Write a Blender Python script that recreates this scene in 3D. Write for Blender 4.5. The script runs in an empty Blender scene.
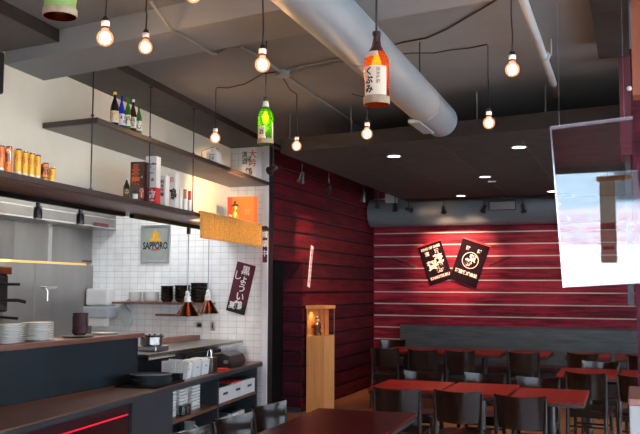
import bpy, bmesh, math, random
import numpy as np
from mathutils import Vector, Matrix
random.seed(7)
PI = math.pi
S = bpy.context.scene
COL = S.collection
# ------------------------------------------------------------------ camera model
F, YAW, PIT, ROL, H = 850.0, -0.354853, 0.0818271, 0.00445608, 1.65
def _rot():
    B = np.array([[1,0,0],[0,0,-1],[0,1,0]], float)
    c, s = math.cos(YAW), math.sin(YAW); Y = np.array([[c,-s,0],[s,c,0],[0,0,1]])
    c, s = math.cos(PIT), math.sin(PIT); P = np.array([[1,0,0],[0,c,s],[0,-s,c]])
    c, s = math.cos(ROL), math.sin(ROL); Q = np.array([[c,-s,0],[s,c,0],[0,0,1]])
    return Q @ P @ B @ Y
RC = _rot()
def ray(x, y): return RC.T @ np.array([(x-320)/F, (y-217)/F, 1.0])
def on(x, y, ax, v):
    d = ray(x, y); i = 'XYZ'.index(ax); t = (v - (0,0,H)[i]) / d[i]
    return Vector((t*d[0], t*d[1], H + t*d[2]))
KS = 0.0925                                   # the service side runs at a slight angle
def KX(Y, off=0.0): return -3.775 - KS*(Y-5.39) + off
def kon(x, y, off=0.0):                       # point on the vertical plane parallel to the service side
    d = ray(x, y); t = (-3.775 + off + KS*5.39) / (d[0] + KS*d[1])
    return Vector((t*d[0], t*d[1], H + t*d[2]))
KA = math.atan(KS)
cam_d = bpy.data.cameras.new('camera'); cam = bpy.data.objects.new('camera', cam_d); COL.objects.link(cam)
M4 = Matrix.Identity(4)
for i in range(3):
    M4[i][0] = RC[0][i]; M4[i][1] = -RC[1][i]; M4[i][2] = -RC[2][i]
M4[2][3] = H
cam.matrix_world = M4
cam_d.sensor_width = 36; cam_d.lens = F/640*36; cam_d.clip_end = 200; cam_d.clip_start = 0.02
S.camera = cam
# ------------------------------------------------------------------ materials
def lin(h):
    if isinstance(h, str):
        v = [int(h[i:i+2], 16)/255 for i in (0,2,4)]
        return tuple(c/12.92 if c <= .04045 else ((c+.055)/1.055)**2.4 for c in v)
    return h
def newmat(name):
    m = bpy.data.materials.new(name); m.use_nodes = True; nt = m.node_tree
    return m, nt, nt.nodes['Principled BSDF'], nt.nodes['Material Output']
def mat(name, col, rough=.5, metal=0, var=.12, scale=(6,6,6), coat=0, detail=3, bump=0, spec=.5):
    """paint / wood / metal: base colour with a stretched noise that varies it"""
    m, nt, b, out = newmat(name); c = lin(col); N = nt.nodes; L = nt.links
    tc = N.new('ShaderNodeTexCoord'); mp = N.new('ShaderNodeMapping'); mp.inputs['Scale'].default_value = scale
    nz = N.new('ShaderNodeTexNoise'); nz.inputs['Scale'].default_value = 1; nz.inputs['Detail'].default_value = detail
    rp = N.new('ShaderNodeValToRGB'); e = rp.color_ramp.elements
    e[0].position = .3; e[1].position = .72
    e[0].color = (*[x*(1-var) for x in c], 1); e[1].color = (*[min(1, x*(1+var)) for x in c], 1)
    L.new(tc.outputs['Object'], mp.inputs['Vector']); L.new(mp.outputs[0], nz.inputs['Vector'])
    L.new(nz.outputs['Fac'], rp.inputs['Fac']); L.new(rp.outputs[0], b.inputs['Base Color'])
    b.inputs['Roughness'].default_value = rough; b.inputs['Metallic'].default_value = metal
    b.inputs['Coat Weight'].default_value = coat; b.inputs['Coat Roughness'].default_value = .12
    b.inputs['Specular IOR Level'].default_value = spec
    if bump:
        bp = N.new('ShaderNodeBump'); bp.inputs['Strength'].default_value = bump; bp.inputs['Distance'].default_value = .01
        L.new(nz.outputs['Fac'], bp.inputs['Height']); L.new(bp.outputs[0], b.inputs['Normal'])
    return m
def emis(name, col, st):
    m, nt, b, out = newmat(name); c = lin(col)
    b.inputs['Base Color'].default_value = (*c, 1); b.inputs['Emission Color'].default_value = (*c, 1)
    b.inputs['Emission Strength'].default_value = st; b.inputs['Roughness'].default_value = .4
    return m
def clear(name, tint, gloss=.1, rough=.02, glow=None, body=0, bodycol=None):
    """thin clear or coloured glass: transparent tint + mirror-like share (+ a little translucent body)"""
    m, nt, b, out = newmat(name); N = nt.nodes; L = nt.links; N.remove(b)
    tr = N.new('ShaderNodeBsdfTransparent'); tr.inputs[0].default_value = (*lin(tint), 1)
    gl = N.new('ShaderNodeBsdfGlossy'); gl.inputs['Roughness'].default_value = rough; gl.inputs[0].default_value = (1,1,1,1)
    mx = N.new('ShaderNodeMixShader'); mx.inputs[0].default_value = gloss
    cur = tr
    if body:
        tl = N.new('ShaderNodeBsdfTranslucent'); tl.inputs[0].default_value = (*lin(bodycol or tint), 1)
        m2 = N.new('ShaderNodeMixShader'); m2.inputs[0].default_value = body
        L.new(tr.outputs[0], m2.inputs[1]); L.new(tl.outputs[0], m2.inputs[2]); cur = m2
    L.new(cur.outputs[0], mx.inputs[1]); L.new(gl.outputs[0], mx.inputs[2])
    cur = mx
    if glow:
        em = N.new('ShaderNodeEmission'); em.inputs[0].default_value = (*lin(glow[0]), 1); em.inputs[1].default_value = glow[1]
        ad = N.new('ShaderNodeAddShader'); L.new(mx.outputs[0], ad.inputs[0]); L.new(em.outputs[0], ad.inputs[1]); cur = ad
    L.new(cur.outputs[0], out.inputs[0])
    return m
PITCH, Z0 = 0.1957, 0.983
def boards(name, c_dark, c_light, axis, rough=.5):
    """stained boards: grain along one axis, every board its own shade, knots and streaks"""
    m, nt, b, out = newmat(name); N = nt.nodes; L = nt.links
    tc = N.new('ShaderNodeTexCoord'); sp = N.new('ShaderNodeSeparateXYZ'); L.new(tc.outputs['Object'], sp.inputs[0])
    a = N.new('ShaderNodeMath'); a.operation = 'SUBTRACT'; a.inputs[1].default_value = Z0; L.new(sp.outputs['Z'], a.inputs[0])
    d = N.new('ShaderNodeMath'); d.operation = 'DIVIDE'; d.inputs[1].default_value = PITCH; L.new(a.outputs[0], d.inputs[0])
    fl = N.new('ShaderNodeMath'); fl.operation = 'FLOOR'; L.new(d.outputs[0], fl.inputs[0])
    wn = N.new('ShaderNodeTexWhiteNoise'); wn.noise_dimensions = '1D'; L.new(fl.outputs[0], wn.inputs['W'])
    mp = N.new('ShaderNodeMapping'); mp.inputs['Scale'].default_value = (1.6,30,30) if axis == 'X' else (30,1.6,30)
    L.new(tc.outputs['Object'], mp.inputs['Vector'])
    of = N.new('ShaderNodeVectorMath'); of.operation = 'ADD'; L.new(mp.outputs[0], of.inputs[0]); L.new(wn.outputs['Color'], of.inputs[1])
    nz = N.new('ShaderNodeTexNoise'); nz.inputs['Scale'].default_value = 1; nz.inputs['Detail'].default_value = 5; nz.inputs['Distortion'].default_value = .8
    L.new(of.outputs[0], nz.inputs['Vector'])
    mp2 = N.new('ShaderNodeMapping'); mp2.inputs['Scale'].default_value = (2.2,9,9) if axis == 'X' else (9,2.2,9)
    L.new(tc.outputs['Object'], mp2.inputs['Vector'])
    n2 = N.new('ShaderNodeTexNoise'); n2.inputs['Scale'].default_value = 1.0; n2.inputs['Detail'].default_value = 4; L.new(mp2.outputs[0], n2.inputs['Vector'])
    ad = N.new('ShaderNodeMath'); ad.operation = 'MULTIPLY_ADD'; ad.inputs[1].default_value = .18; L.new(wn.outputs['Value'], ad.inputs[0])
    mu = N.new('ShaderNodeMath'); mu.operation = 'MULTIPLY_ADD'; mu.inputs[1].default_value = .75
    L.new(nz.outputs['Fac'], mu.inputs[0])
    m3 = N.new('ShaderNodeMath'); m3.operation = 'MULTIPLY_ADD'; m3.inputs[1].default_value = .6; m3.inputs[2].default_value = -.30
    L.new(n2.outputs['Fac'], m3.inputs[0]); L.new(m3.outputs[0], mu.inputs[2]); L.new(mu.outputs[0], ad.inputs[2])
    rp = N.new('ShaderNodeValToRGB'); e = rp.color_ramp.elements
    e[0].position = .33; e[0].color = (*lin(c_dark), 1); e[1].position = .72; e[1].color = (*lin(c_light), 1)
    L.new(ad.outputs[0], rp.inputs[0]); L.new(rp.outputs[0], b.inputs['Base Color'])
    b.inputs['Roughness'].default_value = rough; b.inputs['Specular IOR Level'].default_value = .15
    bp = N.new('ShaderNodeBump'); bp.inputs['Strength'].default_value = .25; bp.inputs['Distance'].default_value = .006
    L.new(nz.outputs['Fac'], bp.inputs['Height']); L.new(bp.outputs[0], b.inputs['Normal'])
    return m
def tilemat(name, c1, c2, grout, w, h, rough, axes, msize=.006, offset=0, bump=.2, plankvar=None):
    m, nt, b, out = newmat(name); N = nt.nodes; L = nt.links
    tc = N.new('ShaderNodeTexCoord'); sp = N.new('ShaderNodeSeparateXYZ'); cb = N.new('ShaderNodeCombineXYZ')
    L.new(tc.outputs['Object'], sp.inputs[0]); L.new(sp.outputs[axes[0]], cb.inputs[0]); L.new(sp.outputs[axes[1]], cb.inputs[1])
    br = N.new('ShaderNodeTexBrick'); br.offset = offset; br.inputs['Scale'].default_value = 1
    br.inputs['Color1'].default_value = (*lin(c1), 1); br.inputs['Color2'].default_value = (*lin(c2), 1); br.inputs['Mortar'].default_value = (*lin(grout), 1)
    br.inputs['Mortar Size'].default_value = msize; br.inputs['Brick Width'].default_value = w; br.inputs['Row Height'].default_value = h
    br.inputs['Mortar Smooth'].default_value = .1
    L.new(cb.outputs[0], br.inputs['Vector'])
    nz = N.new('ShaderNodeTexNoise'); nz.inputs['Scale'].default_value = 9; nz.inputs['Detail'].default_value = 3; L.new(tc.outputs['Object'], nz.inputs['Vector'])
    mr = N.new('ShaderNodeMapRange'); mr.inputs['To Min'].default_value = .85; mr.inputs['To Max'].default_value = 1.12; L.new(nz.outputs['Fac'], mr.inputs[0])
    vm = N.new('ShaderNodeVectorMath'); vm.operation = 'SCALE'; L.new(br.outputs['Color'], vm.inputs[0]); L.new(mr.outputs[0], vm.inputs['Scale'])
    L.new(vm.outputs[0], b.inputs['Base Color']); b.inputs['Roughness'].default_value = rough
    bp = N.new('ShaderNodeBump'); bp.invert = True; bp.inputs['Strength'].default_value = bump; bp.inputs['Distance'].default_value = .004
    L.new(br.outputs['Fac'], bp.inputs['Height']); L.new(bp.outputs[0], b.inputs['Normal'])
    return m
m_ceil = mat('grey_ceiling_paint', (.185,.20,.212), .8, var=.12, scale=(1.2,1.2,1.2))
m_beam = mat('grey_beam_paint', (.25,.26,.27), .8, var=.08, scale=(1.5,1.5,1.5))
m_soffit = mat('brown_grey_soffit', (.10,.092,.085), .7, var=.1)
m_fascia = mat('dark_brown_fascia', (.036,.029,.026), .65, var=.15, scale=(2,20,20), spec=.2)
m_cream = mat('cream_plaster', (.78,.69,.54), .75, var=.06, scale=(2,2,2))
m_shelf = mat('dark_brown_shelf_wood', (.05,.034,.03), .42, var=.25, scale=(30,2,30))
m_shelf_under = mat('grey_brown_shelf', (.18,.16,.14), .45, var=.15, scale=(20,2,20))
m_cloud = mat('dark_acoustic_panel', (.030,.024,.021), .85, var=.35, scale=(5,5,5), detail=6)
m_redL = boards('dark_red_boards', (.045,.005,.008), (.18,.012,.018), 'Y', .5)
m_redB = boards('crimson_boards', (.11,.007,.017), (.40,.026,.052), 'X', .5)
m_plum = boards('plum_boards', (.045,.008,.016), (.13,.016,.034), 'X', .5)
m_gap = mat('black_gap', (.006,.005,.005), .9, var=.1)
m_batten = mat('pale_batten', (.55,.47,.40), .6, var=.08)
m_tile = tilemat('white_wall_tile', (.86,.86,.85), (.82,.82,.81), (.58,.56,.55), .1175, .0765, .22, 'XZ', .003)
m_floor = tilemat('terracotta_floor', (.66,.27,.115), (.55,.21,.09), (.42,.28,.18), .6, .15, .24, 'YX', .004, .5)
m_rail = mat('black_rail', (.004,.004,.004), .6, var=.1, spec=.1)
m_black = mat('black_metal', (.012,.012,.013), .4, var=.15)
m_blackpl = mat('black_plastic', (.014,.015,.018), .35, var=.15)
m_cord = mat('black_cord', (.015,.013,.012), .6, var=.1)
m_steel = mat('brushed_steel', (.30,.285,.27), .30, 1, var=.10, scale=(60,3,3))
m_steelv = mat('brushed_steel_panel', (.40,.385,.37), .36, 1, var=.12, scale=(3,3,.8))
m_chrome = mat('chrome', (.60,.58,.56), .16, 1, var=.03)
m_alu = mat('pale_aluminium', (.55,.55,.55), .35, 1, var=.06)
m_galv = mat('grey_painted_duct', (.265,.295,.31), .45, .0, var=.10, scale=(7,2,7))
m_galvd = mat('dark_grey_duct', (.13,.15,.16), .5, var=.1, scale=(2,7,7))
m_pipew = mat('pale_grey_pipe', (.42,.45,.46), .5, var=.06)
m_conduit = mat('grey_conduit', (.20,.215,.22), .5, var=.08)
m_slate = mat('slate_laminate', (.040,.050,.060), .42, var=.12, scale=(8,2,8), spec=.35)
m_slatep = mat('slate_panel', (.011,.018,.024), .42, var=.15, scale=(3,3,3), spec=.25)
m_worktop = mat('worktop_reflected_brown', (.19,.085,.052), .32, var=.25, scale=(24,2,24))  # brown reflected by the slate counter top, put into the base colour
m_ledge = mat('reddish_ledge_wood', (.16,.065,.045), .35, var=.25, scale=(24,2,24))
m_dkred = mat('dark_red_counter_front', (.035,.004,.008), .4, var=.3, scale=(20,2,30))
m_led = emis('red_strip_light', (1,.01,.05), .55)
m_table = mat('mahogany_table_top', (.31,.020,.010), .32, var=.22, scale=(30,3,30), spec=.15)
m_darktable = mat('dark_mahogany_top', (.085,.013,.010), .25, var=.3, scale=(30,3,30), spec=.3)
m_tabedge = mat('dark_table_edge', (.022,.012,.012), .4, var=.2)
m_chair = mat('espresso_chair_wood', (.013,.006,.004), .30, var=.3, scale=(6,6,24), spec=.3)
m_chairb = mat('espresso_backrest', (.014,.006,.004), .18, var=.14, scale=(6,6,2), spec=.45)
m_bench = mat('charcoal_bench_boards', (.075,.085,.088), .5, var=.35, scale=(2.5,20,26), detail=5)
m_seatred = mat('dark_red_seat', (.06,.012,.012), .45, var=.2)
m_oak = mat('honey_oak', (.82,.34,.11), .4, var=.14, scale=(28,28,2))
m_oakl = mat('pale_oak', (.95,.40,.13), .4, var=.12, scale=(28,28,2))
m_white = mat('white_ceramic', (.78,.78,.76), .18, var=.03)
m_whitep = mat('white_plastic', (.74,.75,.76), .35, var=.03)
m_paper = mat('white_paper', (.78,.77,.74), .7, var=.04)
m_card = mat('white_card_box', (.76,.74,.71), .5, var=.04)
m_greyp = mat('grey_plastic', (.36,.38,.41), .35, var=.06)
m_blackc = mat('black_lacquer', (.012,.011,.011), .2, var=.2)
m_dkplate = mat('dark_plum_glaze', (.05,.022,.025), .2, var=.4, scale=(9,9,30))
m_copper = mat('copper_metal', (.22,.085,.055), .22, 1, var=.25, scale=(14,14,3))
m_redp = mat('red_plastic', (.62,.015,.018), .35, var=.06)
m_redink = mat('red_ink', (.55,.03,.03), .5, var=.1)
m_ink = mat('black_ink', (.012,.012,.014), .5, var=.1)
m_orange = mat('orange_can_print', (1.0,.42,.01), .3, var=.25, scale=(40,40,14))
m_orange2 = mat('deep_orange_can_print', (.90,.20,.02), .3, var=.3, scale=(40,40,14))
m_silver = mat('silver_tin', (.70,.70,.72), .22, 1, var=.05)
m_obox = mat('orange_gift_box', (.78,.16,.035), .5, var=.10)
m_obox2 = mat('rust_gift_box', (.40,.055,.025), .5, var=.12)
m_gold = mat('gold_lacquer', (.75,.42,.06), .35, .3, var=.2, scale=(20,20,20))
m_plumcloth = mat('plum_black_cloth', (.014,.006,.010), .9, var=.2, spec=.05)
m_purple = mat('burgundy_print', (.085,.007,.022), .6, var=.35, scale=(50,50,4))
m_creamink = mat('cream_print', (.80,.70,.58), .6, var=.06)
m_whiteink = mat('white_print', (.82,.80,.80), .6, var=.05)
m_kraft = mat('kraft_band', (.34,.235,.15), .6, var=.15, scale=(60,60,60))
m_label = mat('cream_bottle_label', (.78,.66,.50), .6, var=.06)
m_burg = mat('burgundy_paint', (.10,.010,.022), .45, var=.3, scale=(10,10,2))
m_brownpost = mat('red_brown_wood', (.30,.085,.04), .45, var=.2, scale=(20,20,2))
m_pelmet = mat('pale_grey_box', (.40,.39,.36), .6, var=.06)
m_halfwall = mat('white_painted_panel', (.45,.46,.49), .5, var=.03)
m_capwood = mat('rosy_brown_cap', (.30,.13,.10), .4, var=.2, scale=(3,24,24))
def bamboo():
    m, nt, b, out = newmat('golden_bamboo'); N = nt.nodes; L = nt.links
    tc = N.new('ShaderNodeTexCoord'); mp = N.new('ShaderNodeMapping'); mp.inputs['Scale'].default_value = (30,30,90)
    nz = N.new('ShaderNodeTexNoise'); nz.inputs['Scale'].default_value = 1; nz.inputs['Detail'].default_value = 4
    rp = N.new('ShaderNodeValToRGB'); e = rp.color_ramp.elements
    e[0].position = .3; e[0].color = (.72,.36,.08,1); e[1].position = .6; e[1].color = (.98,.74,.30,1)
    L.new(tc.outputs['Object'], mp.inputs[0]); L.new(mp.outputs[0], nz.inputs[0]); L.new(nz.outputs[0], rp.inputs[0])
    tl = N.new('ShaderNodeBsdfTranslucent'); mx = N.new('ShaderNodeMixShader'); mx.inputs[0].default_value = .72
    L.new(rp.outputs[0], b.inputs['Base Color']); L.new(rp.outputs[0], tl.inputs[0]); b.inputs['Roughness'].default_value = .5
    L.new(b.outputs[0], mx.inputs[1]); L.new(tl.outputs[0], mx.inputs[2]); L.new(mx.outputs[0], out.inputs[0])
    return m
m_bamboo = bamboo()
m_bulbcore = emis('glowing_filament', (1,.86,.62), 18)
m_bulbglass = clear('warm_bulb_glass', (1,.86,.70), .04, .05, glow=((1,.56,.30), .50))
m_amber = clear('amber_bottle_glass', (.62,.22,.035), .08, .05, body=.14, bodycol=(.75,.26,.02))
m_green = clear('green_bottle_glass', (.30,.60,.06), .08, .05, body=.16, bodycol=(.30,.65,.04))
m_case = clear('display_case_glass', (.94,.95,.95), .07, .01)
m_pane = clear('half_mirrored_acrylic', (.93,.95,.97), .105, .004)
m_paneedge = clear('acrylic_edge', (.80,.84,.88), .45, .15)
m_winglass = clear('window_glass', (.95,.97,.97), .05, .01)
m_bgreen = mat('green_glass_bottle', (.04,.20,.025), .12, var=.15, coat=.5)
m_bblue = mat('blue_glass_bottle', (.015,.03,.42), .12, var=.15, coat=.5)
m_bblack = mat('black_glass_bottle', (.008,.008,.009), .1, var=.1, coat=.6)
m_bbrown = mat('brown_glass_bottle', (.05,.014,.012), .12, var=.2, coat=.5)
m_lens = emis('warm_white_lens', (1,.93,.86), 9)
m_spotlens = emis('spot_lens', (1,.72,.45), 2.2)
# ------------------------------------------------------------------ mesh builder
class MB:
    def __init__(s): s.v = []; s.f = []
    def add(s, vs, fs):
        k = len(s.v); s.v += [tuple(v) for v in vs]; s.f += [tuple(i+k for i in f) for f in fs]; return s
    def box(s, x0, x1, y0, y1, z0, z1, M=None):
        vs = [Vector((x,y,z)) for z in (z0,z1) for y in (y0,y1) for x in (x0,x1)]
        if M is not None: vs = [M @ v for v in vs]
        return s.add(vs, [(0,2,3,1),(4,5,7,6),(0,1,5,4),(2,6,7,3),(0,4,6,2),(1,3,7,5)])
    def prism(s, poly, z0, z1):
        n = len(poly)
        a = sum(poly[i][0]*poly[(i+1)%n][1]-poly[(i+1)%n][0]*poly[i][1] for i in range(n))
        if a < 0: poly = poly[::-1]
        vs = [(x,y,z0) for x,y in poly] + [(x,y,z1) for x,y in poly]
        return s.add(vs, [tuple(range(n))[::-1], tuple(range(n,2*n))] + [(i,(i+1)%n,n+(i+1)%n,n+i) for i in range(n)])
    def sweep(s, pts, r, n=8, caps=True):
        pts = [Vector(p) for p in pts]; rs = r if isinstance(r, (list,tuple)) else [r]*len(pts)
        k = len(s.v); up = None
        for i, p in enumerate(pts):
            t = (pts[min(i+1,len(pts)-1)] - pts[max(i-1,0)]).normalized()
            if up is None:
                up = Vector((0,0,1)) if abs(t.z) < .9 else Vector((1,0,0))
            u = t.cross(up).normalized(); w = u.cross(t).normalized(); up = w
            for j in range(n):
                a = 2*PI*j/n; s.v.append(tuple(p + (u*math.cos(a) + w*math.sin(a))*rs[i]))
        for i in range(len(pts)-1):
            for j in range(n):
                a = k+i*n+j; b = k+i*n+(j+1)%n; s.f.append((a,a+n,b+n,b))
        if caps:
            s.f.append(tuple(k+j for j in range(n))); e = k+(len(pts)-1)*n; s.f.append(tuple(e+j for j in range(n))[::-1])
        return s
    def lathe(s, prof, c=(0,0,0), n=20, M=None, closed=False):
        k = len(s.v)
        for r, z in prof:
            for j in range(n):
                a = 2*PI*j/n; v = Vector((c[0]+r*math.cos(a), c[1]+r*math.sin(a), c[2]+z))
                s.v.append(tuple(M @ v if M is not None else v))
        m = len(prof)
        for i in range(m-1 + (1 if closed else 0)):
            for j in range(n):
                a = k+i*n+j; b = k+i*n+(j+1)%n; c2 = k+((i+1)%m)*n+(j+1)%n; d = k+((i+1)%m)*n+j; s.f.append((a,b,c2,d))
        if not closed:
            if prof[0][0] > 1e-5: s.f.append(tuple(k+j for j in range(n))[::-1])
            if prof[-1][0] > 1e-5: e = k+(m-1)*n; s.f.append(tuple(e+j for j in range(n)))
        return s
    def build(s, name, m, parent=None, smooth=False, bevel=0, M=None, kind=None):
        me = bpy.data.meshes.new(name)
        vs = [M @ Vector(v) for v in s.v] if M is not None else s.v
        me.from_pydata([tuple(v) for v in vs], [], s.f); me.validate()
        bm = bmesh.new(); bm.from_mesh(me)
        bmesh.ops.remove_doubles(bm, verts=bm.verts, dist=1e-6)
        bmesh.ops.recalc_face_normals(bm, faces=bm.faces); bm.to_mesh(me); bm.free()
        me.materials.append(m)
        o = bpy.data.objects.new(name, me); COL.objects.link(o)
        if parent is not None: o.parent = parent
        if smooth:
            for p in me.polygons: p.use_smooth = True
            try: me.set_sharp_from_angle(angle=math.radians(38))
            except Exception: pass
        if bevel:
            b = o.modifiers.new('bevel', 'BEVEL'); b.width = bevel; b.segments = 2; b.limit_method = 'ANGLE'; b.angle_limit = math.radians(40)
        if kind: o['kind'] = kind
        return o
def tag(o, label, cat, group=None):
    o['label'] = label; o['category'] = cat
    if group: o['group'] = group
    return o
def thing(name, label, cat, loc=(0,0,0), rz=0, group=None):
    o = bpy.data.objects.new(name, None); COL.objects.link(o); o.empty_display_size = .05
    o.location = loc; o.rotation_euler = (0,0,rz)
    return tag(o, label, cat, group)
def copy_tree(o, parent=None):
    c = o.copy(); COL.objects.link(c)
    if parent is not None: c.parent = parent
    for ch in list(o.children): copy_tree(ch, c)
    return c
def dup(o, label, loc=None, rz=None):
    c = copy_tree(o); c['label'] = label
    if loc is not None: c.location = loc
    if rz is not None: c.rotation_euler = (0,0,rz)
    return c
def struct(name, mb, m, **k):
    o = mb.build(name, m, **k); o['kind'] = 'structure'; return o
def text_obj(txt, size, m, parent, M, name='lettering', vertical=False, bend=None, bold=0, sx=1, gap=1.0, ext=.0012):
    """lettering as real raised mesh; M places local x (right), y (up), z (out)"""
    vs = []; fs = []
    rows = list(txt) if vertical else [txt]
    for i, r in enumerate(rows):
        cu = bpy.data.curves.new('t', 'FONT'); cu.body = r; cu.size = size; cu.align_x = 'CENTER'; cu.align_y = 'CENTER'
        cu.extrude = ext; cu.offset = bold; cu.resolution_u = 2
        ob = bpy.data.objects.new('t', cu); COL.objects.link(ob); bpy.context.view_layer.update()
        me = bpy.data.meshes.new_from_object(ob.evaluated_get(bpy.context.evaluated_depsgraph_get()))
        k = len(vs); dy = ((len(rows)-1)/2 - i)*size*gap
        for v in me.vertices:
            x, y, z = v.co.x*sx, v.co.y+dy, v.co.z
            if bend: a = x/bend; p = Vector(((bend+z)*math.sin(a), y, (bend+z)*math.cos(a)-bend))
            else: p = Vector((x,y,z))
            vs.append(M @ p)
        fs += [tuple(j+k for j in p.vertices) for p in me.polygons]
        bpy.data.objects.remove(ob); bpy.data.curves.remove(cu); bpy.data.meshes.remove(me)
    b = MB(); b.v = [tuple(v) for v in vs]; b.f = fs
    return b.build(name, m, parent)
def frameM(o, right, up, out):
    M = Matrix.Identity(4)
    for i in range(3): M[i][0] = right[i]; M[i][1] = up[i]; M[i][2] = out[i]; M[i][3] = o[i]
    return M
FR = lambda o: frameM(o, (1,0,0), (0,0,1), (0,-1,0))      # lettering on a face turned to -Y
def light(name, kind, loc, energy, col, **k):
    d = bpy.data.lights.new(name, kind); d.energy = energy; d.color = col
    for a, v in k.items():
        if a not in ('aim',): setattr(d, a, v)
    o = bpy.data.objects.new(name, d); COL.objects.link(o); o.location = loc
    if 'aim' in k: o.rotation_euler = (Vector(k['aim']) - Vector(loc)).to_track_quat('-Z','Y').to_euler()
    return o
WARM = (1,.62,.34)
# ================================================================== THE ROOM
XL, YB, YT, ZC = -4.15, 13.843, 9.45, 3.42
XR, YF = 2.6, -2.0
struct('floor', MB().box(-7.4, XR+.1, YF-.1, YB+.15, -.12, 0), m_floor)
struct('ceiling', MB().box(-7.4, XR+.1, YF-.1, YB+.15, ZC, ZC+.15), m_ceil)
b = MB(); wy = [(-1.7,.6),(.8,3.1),(3.3,5.6),(5.8,8.1),(8.3,10.6)]
b.box(XR, XR+.1, YF, YB, 0, .08).box(XR, XR+.1, YF, YB, 2.95, ZC)
e = [YF] + [q for a in wy for q in a] + [YB]
for a, c in zip(e[::2], e[1::2]): b.box(XR, XR+.1, a, c, .08, 2.95)
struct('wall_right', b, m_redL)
for i, (a, c) in enumerate(wy):
    b = MB(); b.box(XR+.03,XR+.08,a,c,.08,.14).box(XR+.03,XR+.08,a,c,2.89,2.95).box(XR+.03,XR+.08,a,a+.06,.14,2.89).box(XR+.03,XR+.08,c-.06,c,.14,2.89)
    w = struct('window_%d' % (i+3), b, m_black)
    MB().box(XR+.052,XR+.058,a+.06,c-.06,.14,2.89).build('pane', m_winglass, w)
# left wall: dark red boards with black gaps, doorway at its near end
b = MB(); g = MB()
g.box(XL-.12, XL-.02, 10.55, YB, 0, ZC); g.box(XL-.12, XL-.02, 9.56, 10.55, 1.98, ZC)
ks = range(-6, 14)
for k in ks:
    z0 = Z0 + k*PITCH + .015; z1 = min(z0 + PITCH - .030, ZC)
    z0 = max(z0, 0)
    if z1 <= z0: continue
    y0 = 10.55 if z0 < 1.94 else 9.56
    ys = [y0] + ([11.0 + (k*37 % 5)*.5] if k % 3 else []) + [YB-.001]
    for a, c in zip(ys, ys[1:]): b.box(XL-.02, XL, a+.001, c-.001, z0, z1)
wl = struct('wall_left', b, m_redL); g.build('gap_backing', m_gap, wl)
# far jamb of the doorway and the dark passage behind it
b = MB(); g = MB().box(-5.6, XL-.12, 10.57, 10.66, 0, ZC)
for k in ks:
    z0 = max(Z0 + k*PITCH + .011, 0); z1 = min(Z0 + (k+1)*PITCH - .011, 1.975)
    if z1 > z0: b.box(-4.43, XL-.021, 10.545, 10.57, z0, z1)
wj = struct('wall_passage', b, m_plum); g.build('gap_backing', m_gap, wj)
g = MB().box(-5.6, -5.5, 9.56, 10.57, 0, ZC); g.box(-5.5, XL-.13, 9.552, 9.56, 0, ZC)
struct('passage_shade', g, m_gap)  # passage lining coloured black to stand for its darkness
struct('baseboard_passage', MB().box(-4.43, XL-.02, 10.525, 10.545, 0, .06), m_slate)
# back wall: crimson boards with pale battens in the gaps
b = MB(); g = MB()
for k in ks:
    z0 = max(Z0 + k*PITCH + .0095, 0); z1 = min(Z0 + (k+1)*PITCH - .0095, ZC)
    if z1 <= z0: continue
    xs = [XL+.001, -2.9+(k*53 % 7)*.3, .6+(k*29 % 5)*.3, XR]
    for a, c in zip(xs, xs[1:]): b.box(a+.0008, c-.0008, YB, YB+.022, z0, z1)
    g.box(XL+.001, XR, YB-.004, YB+.02, z1+.0006, z1+.0184)
wb = struct('wall_back', b, m_redB); g.build('pale_batten', m_batten, wb)
MB().box(XL-.1, XR+.1, YB+.022, YB+.12, 0, ZC).build('backing', m_gap, wb)
# kitchen: tiled end wall, steel-clad left wall, front part of the building
struct('wall_kitchen', MB().box(-7.3, -4.237, YT, YT+.1, 0, ZC), m_tile)
struct('trim_1', MB().box(-4.236, -4.158, YT-.035, YT+.102, 0, ZC), mat('steel_corner',(.78,.79,.80),.35,.1,var=.12,scale=(9,9,2)), bevel=.004)
struct('trim_2', MB().box(-4.158, -4.1505, YT-.02, YT+.102, 0, ZC), m_black)
kx = lambda Y: -6.72 - .04*(Y-9.4)
struct('wall_side', MB().box(-7.3, -7.2, YF, YT, 0, ZC), m_cream)
# bulkhead over the pass, plaster
def kprism(mb, y0, y1, o0, o1, z0, z1, sq=True):
    return mb.prism([(KX(y0,o0),y0),(KX(y1,o0),y1),(KX(y1,o1),y1),(KX(y0,o1),y0)], z0, z1)
struct('wall_bulkhead', kprism(MB(), 1.5, YT-.002, -.64, -.537, 2.318, ZC), m_cream)
bf = lambda X: 4.785 - .196*(X+3.728)
bb = lambda X: 5.32 - .1967*(X+3.97)
# box beam across the ceiling (stops at the bulkhead)
xl = -4.22
struct('trim_3', MB().prism([(KX(4.87,-.535),bf(-4.28)),(XR,bf(XR)),(XR,bb(XR)),(KX(5.38,-.535),bb(-4.31))], 3.25, ZC-.001), m_beam)
# soffit over the shelves, both sides of the beam
def soffit(name, y0f, y0b, y1f, y1b, zb):
    p = [(KX(y0f,0),y0f),(KX(y1f,0),y1f),(KX(y1b,-.535),y1b),(KX(y0b,-.535),y0b)]
    o = struct(name, MB().prism(p, zb, ZC-.001), m_soffit)
    p2 = [(KX(y0f,.012),y0f),(KX(y1f,.012),y1f),(KX(y1f,.0005),y1f),(KX(y0f,.0005),y0f)]
    MB().prism(p2, zb-.002, ZC-.001).build('fascia', m_fascia, o)
soffit('trim_4', 5.30, 5.39, YT-.002, YT-.002, 3.362)
soffit('trim_5', 1.5, 1.5, 4.79, 4.86, 3.335)
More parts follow.
